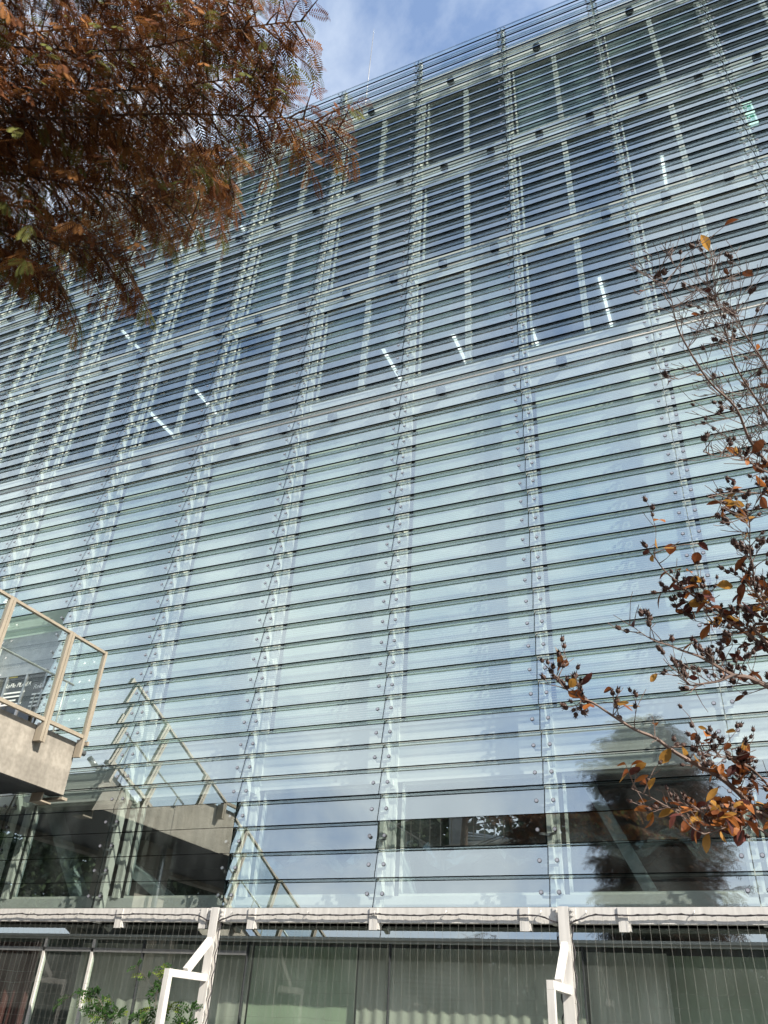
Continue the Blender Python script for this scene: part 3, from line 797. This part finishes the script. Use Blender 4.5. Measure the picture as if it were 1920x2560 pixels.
def place_sprays(items, tpl):
    """items: list of (pos, direction, up, length, mat) -> vertices and material index (quads)"""
    n = len(items); nq = len(tpl) // 4
    pos = np.array([i[0] for i in items]); dr = np.array([i[1] for i in items]); up = np.array([i[2] for i in items])
    ln = np.array([i[3] for i in items]); mt = np.array([i[4] for i in items])
    dr /= np.linalg.norm(dr, axis=1)[:, None] + 1e-9
    sd = np.cross(up, dr); sd /= np.linalg.norm(sd, axis=1)[:, None] + 1e-9
    u2 = np.cross(dr, sd)
    t = tpl[None, :, :]
    bend = -0.20 * tpl[:, 0] ** 2
    v = pos[:, None, :] + ln[:, None, None] * (t[..., 0:1] * dr[:, None, :] + t[..., 1:2] * sd[:, None, :] + (t[..., 2:3] + bend[None, :, None]) * u2[:, None, :])
    v = v.reshape(-1, 3)
    mi = np.repeat(mt, nq)
    return v, mi

def smooth_path(pts, n):
    pts = [Vector(p) for p in pts]
    if len(pts) == 2: return [pts[0].lerp(pts[1], t / n) for t in range(n + 1)]
    out = []
    P = [pts[0] * 2 - pts[1]] + pts + [pts[-1] * 2 - pts[-2]]
    seg = len(pts) - 1; per = max(2, n // seg)
    for i in range(seg):
        p0, p1, p2, p3 = P[i:i + 4]
        for k in range(per):
            t = k / per
            out.append(0.5 * ((2 * p1) + (p2 - p0) * t + (2 * p0 - 5 * p1 + 4 * p2 - p3) * t * t + (3 * p1 - p0 - 3 * p2 + p3) * t ** 3))
    out.append(pts[-1]); return out

def pick(tipness):
    r = nrnd.rand()
    if tipness > 0.85 and r < 0.32: return 2
    if r < 0.46: return 0
    if r < 0.66 + 0.22 * tipness: return 1
    if r < 0.955: return 3 if tipness < 0.6 else 0
    return 2

def leafy_limb(items, wood, path, r0, twig_len, twig_gap, L, spray_gap, start=0.0, droop=0.5, hor=(1.0, 0.35)):
    n = len(path)
    wood.tube(path, [max(0.0035, r0 * (1 - 0.93 * i / (n - 1))) for i in range(n)], 6)
    total = sum((path[i + 1] - path[i]).length for i in range(n - 1))
    acc = 0; nxt = start * total; side = 1
    for i in range(n - 1):
        seg = path[i + 1] - path[i]; sl = seg.length; d = seg.normalized()
        while nxt < acc + sl:
            t = (nxt - acc) / sl; p = path[i].lerp(path[i + 1], t); frac = nxt / total
            s = d.cross(Vector((0, 0, 1))); s = s.normalized() if s.length > 1e-3 else Vector((1, 0, 0))
            side = -side
            ang = R(rnd.uniform(35, 75))
            td = (d * math.cos(ang) + s * side * math.sin(ang) * hor[0] + Vector((0, 0, rnd.uniform(-0.35, 0.30) * hor[1] * 2))).normalized()
            tl = twig_len * (0.40 + 0.9 * rnd.random() ** 1.5) * (1.0 - 0.45 * frac)
            k = max(3, int(tl / 0.07)); tp = [p]
            for q in range(k):
                td = (td + Vector((rnd.uniform(-.12, .12), rnd.uniform(-.12, .12), -droop * 0.10 + rnd.uniform(-.06, .06)))).normalized()
                tp.append(tp[-1] + td * tl / k)
            wood.tube(tp, [max(0.0018, 0.0065 * (1 - q / (k + 1))) for q in range(k + 1)], 4, caps=False)
            m = int(tl / spray_gap)
            for q in range(m + 1):
                tt = q / max(1, m) * (k - 0.001); a = int(tt); pp = tp[a].lerp(tp[a + 1], tt - a); dd = (tp[a + 1] - tp[a]).normalized()
                ss = dd.cross(Vector((0, 0, 1))); ss = ss.normalized() if ss.length > 1e-3 else s
                sg = 1 if q % 2 else -1
                an = R(rnd.uniform(25, 65)) if q < m else 0
                sdv = dd * math.cos(an) + ss * sg * math.sin(an) + Vector((0, 0, -droop * rnd.uniform(0.1, 1.1)))
                upv = Vector((rnd.uniform(-.5, .5), rnd.uniform(-.5, .5), 1.0))
                tipn = 0.5 * frac + 0.5 * (q / max(1, m))
                items.append((tuple(pp), tuple(sdv), tuple(upv), L * rnd.uniform(0.65, 1.2), pick(tipn)))
            nxt += twig_gap * rnd.uniform(0.6, 1.4)
        acc += sl

trunk1 = Vector((-7.0, 1.0, 0))
rw = thing('dawn_redwood', 'rust brown dawn redwood with feathery drooping branches hanging in at upper left', 'tree', trunk1)
items = []; wood = MB()
# limbs seen in the photograph: sight-line points with a distance each
LIMBS = [
    [(-420, 60, 6.2), (-60, 110, 5.8), (300, 125, 5.3), (540, 80, 4.9), (680, 60, 4.7), (765, 52, 4.6)],
    [(-420, 180, 6.0), (0, 220, 5.6), (330, 225, 5.2), (560, 200, 4.9), (700, 192, 4.75)],
    [(-430, 300, 5.9), (0, 300, 5.5), (380, 285, 5.0), (620, 290, 4.7), (760, 300, 4.6), (850, 325, 4.5)],
    [(-420, 420, 6.0), (-20, 430, 5.6), (230, 470, 5.2), (390, 500, 4.95), (480, 550, 4.8)],
    [(-420, 545, 5.9), (-40, 570, 5.5), (160, 610, 5.2), (270, 630, 5.0), (330, 655, 4.9)],
    [(-400, 600, 6.0), (-60, 625, 5.6), (60, 660, 5.3), (120, 680, 5.1), (150, 705, 5.0)],
    [(-300, -160, 6.4), (60, -110, 6.0), (330, -60, 5.6), (520, -10, 5.3), (640, 25, 5.1)],
    [(-300, -330, 6.6), (100, -280, 6.2), (400, -230, 5.9), (600, -150, 5.6), (690, -70, 5.4)],
    [(-420, 120, 7.0), (0, 90, 6.6), (300, 50, 6.2), (480, 0, 6.0)],
    [(-420, 260, 7.0), (0, 280, 6.6), (330, 330, 6.2), (480, 380, 6.0), (590, 440, 5.8)],
    [(-420, 380, 7.0), (0, 380, 6.6), (280, 400, 6.3), (450, 450, 6.1), (560, 500, 6.0)],
    [(-420, 480, 7.0), (0, 510, 6.6), (200, 560, 6.3), (320, 600, 6.1)],
    [(-420, 20, 6.8), (-50, -20, 6.4), (250, -20, 6.0), (450, 60, 5.8), (620, 130, 5.6)],
    [(-420, 330, 6.4), (0, 350, 6.0), (250, 360, 5.7), (430, 390, 5.5), (540, 420, 5.3)],
    [(-420, 160, 7.8), (0, 160, 7.4), (300, 160, 7.1), (480, 150, 6.9)],
    [(-420, 240, 7.9), (0, 240, 7.5), (300, 260, 7.2), (520, 260, 6.9)],
    [(-420, 350, 7.9), (0, 320, 7.5), (260, 340, 7.2), (440, 340, 6.9)],
    [(-420, 440, 7.9), (0, 450, 7.5), (240, 480, 7.2), (380, 520, 7.0)],
    [(-420, 80, 7.9), (0, 60, 7.5), (250, 80, 7.2), (420, 60, 6.9)],
    [(-420, 500, 7.6), (0, 510, 7.2), (120, 530, 7.0)],
    [(-300, 560, 6.8), (-40, 570, 6.4), (90, 600, 6.2)],
]
for k, pl in enumerate(LIMBS):
    pts = [at(*q) for q in pl]
    base = Vector((trunk1.x, trunk1.y, pts[0].z - 0.6 + 0.1 * k % 0.5))
    path = smooth_path([base] + pts, 40)
    leafy_limb(items, wood, path, 0.012, 0.54, 0.034 if k < 15 else 0.055, 0.125, 0.031, start=0.30, droop=0.85)
v, mi = place_sprays(items, SPR)
# the rest of the tree round its trunk, outside the picture
items2 = []
for k in range(60):
    z = 6.7 + 1.2 * k / 60; az = k * 2.4; ln = 1.8 * (1 - 0.7 * (z - 6.7) / 1.2)
    a = Vector((trunk1.x, trunk1.y, z)); b = a + Vector((math.cos(az) * ln, math.sin(az) * ln, 0.5))
    if any((q := project(a.lerp(b, t) )) and -120 < q[0] < 2000 and -120 < q[1] < 2600 for t in (0.3, 0.6, 0.8, 1.0)): continue
    leafy_limb(items2, wood, smooth_path([a, a.lerp(b, 0.5) + Vector((0, 0, 0.15)), b], 12), 0.03, 0.9, 0.35, 0.30, 0.13, start=0.1)
v2, mi2 = place_sprays(items2, SPR_S)
poly_mesh('crown', np.concatenate([v, v2]), 4, ['ndl_a', 'ndl_b', 'ndl_c', 'ndl_d'], np.concatenate([mi, mi2]), rw)
wood.build('branches', 'bark', rw)
MB().tube([trunk1 + Vector((0.05 * math.sin(z), 0.05 * math.cos(z * 1.3), z)) for z in np.linspace(0, 8.2, 14)], [0.30 * (1 - 0.93 * t) + (0.15 if t == 0 else 0) for t in np.linspace(0, 1, 14)], 14).build('trunk', 'bark', rw, True)

# a second redwood stands on the plaza behind the viewer: the glass mirrors it
t2 = Vector((-3.6, -8.0, 0))
rw2 = thing('dawn_redwood', 'narrow dark dawn redwood mirrored in the lower right glass', 'tree', t2)
items = []; wood = MB()
for k in range(300):
    z = 2.5 + 19.2 * (k / 300) ** 0.9; az = k * 2.39996
    ln = min(2.4, 0.35 + (22.6 - z) * 0.66) * rnd.uniform(0.8, 1.1)
    a = t2 + Vector((0, 0, z)); b = a + Vector((math.cos(az) * ln, math.sin(az) * ln, 0.30 * ln))
    leafy_limb(items, wood, smooth_path([a, a.lerp(b, 0.5) + Vector((0, 0, 0.1)), b], 10), 0.03, 0.9, 0.12, 0.38, 0.050, start=0.06)
items = [(p, d, u, l, (0 if m == 2 or rnd.random() < 0.6 else m)) for (p, d, u, l, m) in items]
v, mi = place_sprays(items, SPR_S)
poly_mesh('crown', v, 4, ['ndl_d', 'ndl_a', 'ndl_d', 'ndl_d'], mi, rw2)
wood.build('branches', 'bark', rw2)
MB().tube([t2 + Vector((0.04 * math.sin(z), 0.04 * math.cos(z), z)) for z in np.linspace(0, 20, 12)], [0.40 * (1 - 0.94 * t) for t in np.linspace(0, 1, 12)], 12).build('trunk', 'bark', rw2, True)

# spiral stair across the plaza, mirrored in the upright pane row
sc0 = Vector((-9.6, -6.0, 0))
st = thing('spiral_stair', 'spiral stair with thin upright balusters mirrored in an upright pane', 'stair', sc0)
tr, rl, bl = MB(), MB(), MB(); hr = []; lo = []
N = 62
for k in range(N):
    a = R(150) - k * R(15); z = 0.14 + k * 0.125; r = 2.7
    ca, sa = math.cos(a), math.sin(a); c2, s2 = math.cos(a - R(14.5)), math.sin(a - R(14.5))
    tr.add([sc0 + Vector((x, y, zz)) for zz in (z - 0.05, z) for (x, y) in ((0.3 * ca, 0.3 * sa), (r * ca, r * sa), (r * c2, r * s2), (0.3 * c2, 0.3 * s2))],
           [(3, 2, 1, 0), (4, 5, 6, 7), (0, 1, 5, 4), (1, 2, 6, 5), (2, 3, 7, 6), (3, 0, 4, 7)])
    hr.append(sc0 + Vector((r * ca, r * sa, z + 1.05))); lo.append(sc0 + Vector((r * ca, r * sa, z - 0.10)))
    for f in (0, 0.5):
        b = a - R(15) * f; p = sc0 + Vector((r * math.cos(b), r * math.sin(b), z + 0.125 * f)); bl.tube([p, p + Vector((0, 0, 1.04))], 0.016, 5)
tr.build('treads', 'grey', st); bl.build('balusters', 'rail', st)
rl.tube(hr, 0.045, 8); rl.build('handrail', 'rail', st, True)
MB().tube(lo, 0.10, 6).build('stringer', 'rail', st)
MB().tube([sc0, sc0 + Vector((0, 0, 9.0))], 0.29, 16).build('column', 'concrete', st, True)

# belt of evergreens across the plaza, far behind the viewer (seen only as dark reflections)
nq = 170000
cx = np.tile(np.linspace(-66, 24, 42), 2) + nrnd.uniform(-1, 1, 84); cy = np.concatenate([nrnd.uniform(-20, -16, 42), nrnd.uniform(-26, -22, 42)]); ch = nrnd.uniform(9.5, 13.0, 84) + np.repeat([0, 1.5], 42); cr = nrnd.uniform(2.3, 3.4, 84)
idx = nrnd.randint(0, 84, nq)
th = nrnd.uniform(0, 2 * np.pi, nq); hh = nrnd.uniform(0.02, 1, nq); rr = cr[idx] * np.sqrt(np.clip(1 - (hh - 0.35) ** 2 / 0.44, 0, 1)) * nrnd.uniform(0.7, 1.08, nq)
c = np.stack([cx[idx] + rr * np.cos(th), cy[idx] + rr * np.sin(th), hh * ch[idx]], 1)
a = nrnd.normal(size=(nq, 3)); a /= np.linalg.norm(a, axis=1)[:, None]
b = np.cross(a, nrnd.normal(size=(nq, 3))); b /= np.linalg.norm(b, axis=1)[:, None]
s = nrnd.uniform(0.12, 0.36, nq)[:, None]
v = np.stack([c - a * s, c - b * s * 0.6, c + a * s, c + b * s * 0.6], 1).reshape(-1, 3)
tl = poly_mesh('treeline', v, 4, ['evergreen'], np.zeros(nq), None)
tag(tl, 'dark belt of evergreen trees mirrored in the lowest panes', 'trees', kind='stuff')

# ------------------------------------------------------------------ crape myrtle at right
cm0 = Vector((1.05, 2.35, 0))
cm = thing('crape_myrtle', 'crape myrtle with seed pods and last orange leaves at the right edge', 'tree', cm0)
wood = MB(); leaves = []; pods = []
def leaf_quads(p, d, up, L, m):
    d = d.normalized(); s = up.cross(d); s = s.normalized() if s.length > 1e-3 else d.orthogonal().normalized(); u = d.cross(s)
    Wd = L * rnd.uniform(0.24, 0.34); curl = rnd.uniform(-0.25, 0.45); fold = rnd.uniform(0.0, 0.5)
    prof = [(0, 0.03), (0.18, 0.55), (0.42, 0.95), (0.68, 0.92), (0.88, 0.48), (1.0, 0.02)]
    rows = []
    for t, w in prof:
        c = p + d * (t * L) - u * (curl * L * t * t)
        rows.append((c + s * w * Wd + u * fold * w * Wd, c, c - s * w * Wd + u * fold * w * Wd))
    for a, b in zip(rows[:-1], rows[1:]):
        leaves.append((a[0], a[1], b[1], b[0], m)); leaves.append((a[1], a[2], b[2], b[1], m))
def pod(p, d, sz):
    d = d.normalized(); s = d.orthogonal().normalized(); t = d.cross(s); n = 6
    o = []
    for r, h in ((0.15, 0), (0.45, 0.25), (0.50, 0.6), (0.30, 0.95)):
        for k in range(n):
            a = 2 * math.pi * k / n; o.append(p + d * h * sz + (s * math.cos(a) + t * math.sin(a)) * r * sz)
    fs = [(q * n + k, q * n + (k + 1) % n, (q + 1) * n + (k + 1) % n, (q + 1) * n + k) for q in range(3) for k in range(n)]
    for k in range(n):                              # open pointed valves
        a = 2 * math.pi * (k + 0.5) / n; o.append(p + d * 1.45 * sz + (s * math.cos(a) + t * math.sin(a)) * 0.55 * sz)
        fs.append((3 * n + k, 3 * n + (k + 1) % n, 4 * n + k))
    pods.append((p, o, fs))
def twig(p, d, L, r, depth, leafy, poddy):
    k = max(3, int(L / 0.025)); pts = [p]
    for q in range(k):
        d = (d + Vector((rnd.uniform(-.16, .16), rnd.uniform(-.16, .16), rnd.uniform(-.10, .17)))).normalized()
        pts.append(pts[-1] + d * L / k)
    wood.tube(pts, [max(0.0008, r * (1 - 0.75 * q / k)) for q in range(k + 1)], 4, caps=False)
    if depth > 0:
        for _ in range(rnd.randint(1, 3)):
            q = rnd.randint(1, k); nd = (d + Vector((rnd.uniform(-.9, .9), rnd.uniform(-.9, .9), rnd.uniform(-.4, .9)))).normalized()
            twig(pts[q], nd, L * rnd.uniform(0.4, 0.75), r * 0.6, depth - 1, leafy, poddy)
    if rnd.random() < poddy:
        for _ in range(rnd.randint(1, 4)):
            q = rnd.randint(max(1, k - 3), k); pd = (d + Vector((rnd.uniform(-.6, .6), rnd.uniform(-.6, .6), rnd.uniform(0, .9)))).normalized()
            e = pts[q] + pd * rnd.uniform(0.006, 0.018)
            wood.tube([pts[q], e], 0.0007, 3, caps=False); pod(e, pd, rnd.uniform(0.009, 0.0135))
    if leafy:
        for _ in range(2):
            if rnd.random() < leafy and rnd.random() < 1:
                q = rnd.randint(1, k); ld = (d * 0.4 + Vector((rnd.uniform(-1, 1), rnd.uniform(-.8, .8), rnd.uniform(-1.1, 0.35)))).normalized()
                leaf_quads(pts[q], ld, Vector((rnd.uniform(-1, 1), rnd.uniform(-1, 1), 1)), rnd.uniform(0.020, 0.046), rnd.choices([0, 1, 2, 3], [3, 4, 3, 2])[0])
def Z7(l, d0, d1, s=2.37, ox=1220, oy=1600): return [(ox + x / s, oy + y / s, d0 + (d1 - d0) * i / (len(l) - 1)) for i, (x, y) in enumerate(l)]
BR = [
    (Z7([(2300, 1700), (1850, 1300), (1580, 1010), (1490, 910), (1370, 810), (1240, 740), (1100, 660), (990, 580), (870, 530), (740, 450), (620, 370), (550, 345), (460, 290), (415, 225)], 2.3, 1.95), 0.013, 0.55, 0.8),
    (Z7([(2100, 1750), (1720, 1450), (1534, 1380), (1400, 1310), (1280, 1290), (1180, 1240), (1100, 1190), (1020, 1150), (900, 1110), (800, 1070), (700, 1040), (600, 980), (515, 915)], 2.3, 2.0, 2.95, 1400, 1250), 0.010, 0.40, 0.7),
    (Z7([(1280, 1290), (1170, 1335), (1050, 1355), (960, 1365), (900, 1295), (820, 1240)], 2.1, 2.0, 2.95, 1400, 1250), 0.005, 0.35, 0.4),
    (Z7([(2000, 1650), (1700, 1300), (1534, 1110), (1400, 1000), (1250, 900), (1150, 800), (1050, 740), (960, 690), (860, 600), (770, 520), (700, 420), (690, 370)], 2.4, 2.05, 2.95, 1400, 1250), 0.011, 0.75, 0.9),
    (Z7([(1700, 1200), (1580, 900), (1500, 760), (1440, 660), (1420, 480), (1400, 380), (1400, 180), (1380, 110)], 2.3, 2.1, 2.95, 1400, 1250), 0.007, 0.35, 0.8),
    (Z7([(2100, 1100), (1800, 760), (1659, 620), (1580, 520), (1520, 380), (1400, 260), (1290, 80), (1260, 0), (1235, -110), (1185, -200)], 2.5, 2.1, 1.728, 960, 800), 0.008, 0.07, 0.06),
    (Z7([(2000, 900), (1720, 560), (1659, 420), (1600, 330), (1520, 200), (1480, 60), (1440, -60), (1400, -140)], 2.5, 2.3, 1.728, 960, 800), 0.007, 0.07, 0.06),
    (Z7([(1900, 900), (1720, 700), (1620, 640), (1540, 590), (1450, 590), (1380, 570)], 2.4, 2.15, 1.728, 960, 800), 0.006, 0.35, 0.3),
    (Z7([(2000, 1000), (1750, 830), (1659, 760), (1560, 745), (1470, 750), (1400, 765)], 2.4, 2.15, 1.728, 960, 800), 0.005, 0.5, 0.3),
    (Z7([(2100, 1500), (1700, 1080), (1550, 1010), (1420, 990), (1270, 1000), (1120, 1010), (960, 930), (850, 880)], 2.3, 2.0), 0.007, 0.85, 0.2),
    (Z7([(2000, 1600), (1700, 1200), (1560, 1100), (1450, 1100), (1350, 1130), (1280, 1150)], 2.2, 2.0), 0.006, 0.9, 0.2),
    (Z7([(2100, 1350), (1800, 1000), (1659, 860), (1560, 760), (1450, 700), (1350, 690), (1250, 640)], 2.3, 2.05), 0.007, 0.7, 0.8),
    (Z7([(2000, 1250), (1750, 900), (1650, 800), (1560, 730), (1480, 700)], 2.45, 2.2, 2.95, 1400, 1250), 0.007, 0.8, 0.5),
    (Z7([(2000, 1350), (1700, 1010), (1500, 960), (1350, 950), (1200, 940), (1120, 900)], 2.45, 2.2, 2.95, 1400, 1250), 0.007, 0.95, 0.4),
    (Z7([(2000, 800), (1720, 330), (1640, 180), (1560, 60), (1520, -40)], 2.6, 2.4, 1.728, 960, 800), 0.007, 0.07, 0.06),
]
for pl, r0, leafy, poddy in BR:
    pts = [at(*q) for q in pl]
    path = smooth_path([cm0 + Vector((rnd.uniform(-.05, .05), rnd.uniform(-.05, .05), max(0.9, pts[0].z - 0.9)))] + pts, 48) if len(pl) > 6 else smooth_path(pts, 30)
    n = len(path)
    wood.tube(path, [max(0.0010, 0.72 * r0 * (1 - 0.93 * i / (n - 1))) for i in range(n)], 6, caps=False)
    for i in range(3, n):
        p2 = project(path[i])
        if not p2 or p2[0] > 2150: continue
        d = (path[i] - path[i - 1]).normalized()
        for _ in range(2 if leafy > 0.2 else 3):
            if rnd.random() < (0.50 if i < n - 4 else 0.35):
                nd = (d * 0.6 + Vector((rnd.uniform(-1, 1), rnd.uniform(-.8, .8), rnd.uniform(-.45, 1.0)))).normalized()
                twig(path[i], nd, rnd.uniform(0.025, 0.075) * (1.0 if leafy > 0.2 else 1.7), 0.0017 if leafy > 0.2 else 0.0013, (1 if rnd.random() < 0.6 else 0) if leafy > 0.2 else 2, leafy * leafy * 0.62 if leafy > 0.2 else 0.006, poddy * 0.62)
lv = np.array([tuple(q) for f in leaves for q in f[:4]]); lm = np.array([f[4] for f in leaves])
poly_mesh('leaves', lv, 4, ['lf_a', 'lf_b', 'lf_c', 'lf_d'], lm, cm)
def pod_rank(q):
    c = project(q[0])
    seen = c and 0 <= c[0] <= PX_W and 0 <= c[1] <= PX_H
    return (q[0] - Vector((0, 0, CZ))).length + (0 if seen else 100)
pods.sort(key=pod_rank)
rest = MB()
for n_, (p, o_, fs) in enumerate(pods):
    if n_ < 100: MB().add(o_, fs).build('seed_pod', 'pod', cm)
    else: rest.add(o_, fs)
if rest.v: tag(rest.build('seed_pod', 'pod', cm), kind='stuff')
wood.build('branches', 'twig', cm)
for k, (dx, dy, hgt) in enumerate(((0, 0, 2.9), (0.13, 0.08, 3.1), (-0.06, 0.12, 2.6))):
    pts = [cm0 + Vector((dx * (1 + z * 0.3), dy + 0.03 * math.sin(2 * z + k), z)) for z in np.linspace(0, hgt, 9)]
    MB().tube(pts, [0.035 * (1 - 0.75 * t) for t in np.linspace(0, 1, 9)], 10).build('trunk', 'twig', cm, True)

# ------------------------------------------------------------------ climbing plants on the net
def climber(label, px0, stems):
    a0 = stems[0][0]
    p0 = at_trellis(*a0)
    root = thing('climbing_plant', label, 'climbing plant', (p0.x, p0.y, 0), 'climbing plants on the wire net')
    w = MB(); lf = []
    for st in stems:
        pts = [at_trellis(*q) for q in st]
        path = smooth_path([Vector((pts[0].x, pts[0].y, 0.0))] + pts if st is stems[0] else pts, 26)
        w.tube(path, [max(0.0012, 0.005 * (1 - 0.8 * i / (len(path) - 1))) for i in range(len(path))], 5, caps=False)
        for i in range(2, len(path)):
            if path[i].z < 0.5: continue
            d = (path[i] - path[i - 1]).normalized()
            for sgn in (-1, 1):                     # pinnate leaf: rachis with paired leaflets
                if rnd.random() < 0.62: continue
                rd = (d * 0.5 + Vector((sgn * rnd.uniform(.4, 1), rnd.uniform(-.6, .1), rnd.uniform(-.5, .5)))).normalized()
                rl = rnd.uniform(0.10, 0.22); q = [path[i] + rd * rl * t - Vector((0, 0, 0.25 * rl * t * t)) for t in (0, .33, .66, 1)]
                w.tube(q, 0.0009, 3, caps=False)
                m = 1 if rnd.random() < 0.16 else 0
                for t in np.linspace(0.25, 1.0, 5):
                    c = path[i] + rd * rl * t - Vector((0, 0, 0.25 * rl * t * t))
                    s = rd.cross(Vector((0, -1, 0.3))).normalized()
                    for e in (-1, 1):
                        ld = (rd * 0.5 + s * e).normalized(); L = rnd.uniform(0.026, 0.046); wd = ld.cross(Vector((rnd.uniform(-.4, .4), -1, rnd.uniform(0, .8)))).normalized() * L * 0.36
                        lf.append((c, c + ld * L * 0.5 - wd, c + ld * L, c + ld * L * 0.5 + wd, m))
    lv = np.array([tuple(v) for f in lf for v in f[:4]]); lm = np.array([f[4] for f in lf])
    poly_mesh('foliage', lv, 4, ['vine', 'vine_y'], lm, root)
    w.build('stem', 'twig', root)
def at_trellis(px, py):
    d = FW + RT * ((px - PX_W / 2) / PX_F) - UP * ((py - PX_H / 2) / PX_F); d = d / d.y
    return Vector((0, 0, CZ)) + d * (yT - 0.03)
climber('climbing plant with dark round leaflets left of the left trellis post', 0, [[(270, 2640), (268, 2560), (240, 2500), (205, 2482), (160, 2500)], [(268, 2560), (255, 2510), (235, 2480)], [(268, 2570), (290, 2540), (300, 2530)], [(262, 2550), (225, 2520)]])
climber('tall climbing plant with light green tip beside the left trellis post', 0, [[(350, 2660), (380, 2560), (390, 2490), (370, 2450), (335, 2412)], [(390, 2490), (410, 2450), (430, 2420)], [(380, 2560), (420, 2520), (440, 2530)], [(385, 2520), (350, 2540)]])
climber('small yellow green climber under the bracket of the left trellis post', 0, [[(470, 2680), (468, 2590), (475, 2540), (480, 2515)], [(470, 2600), (455, 2565)]])
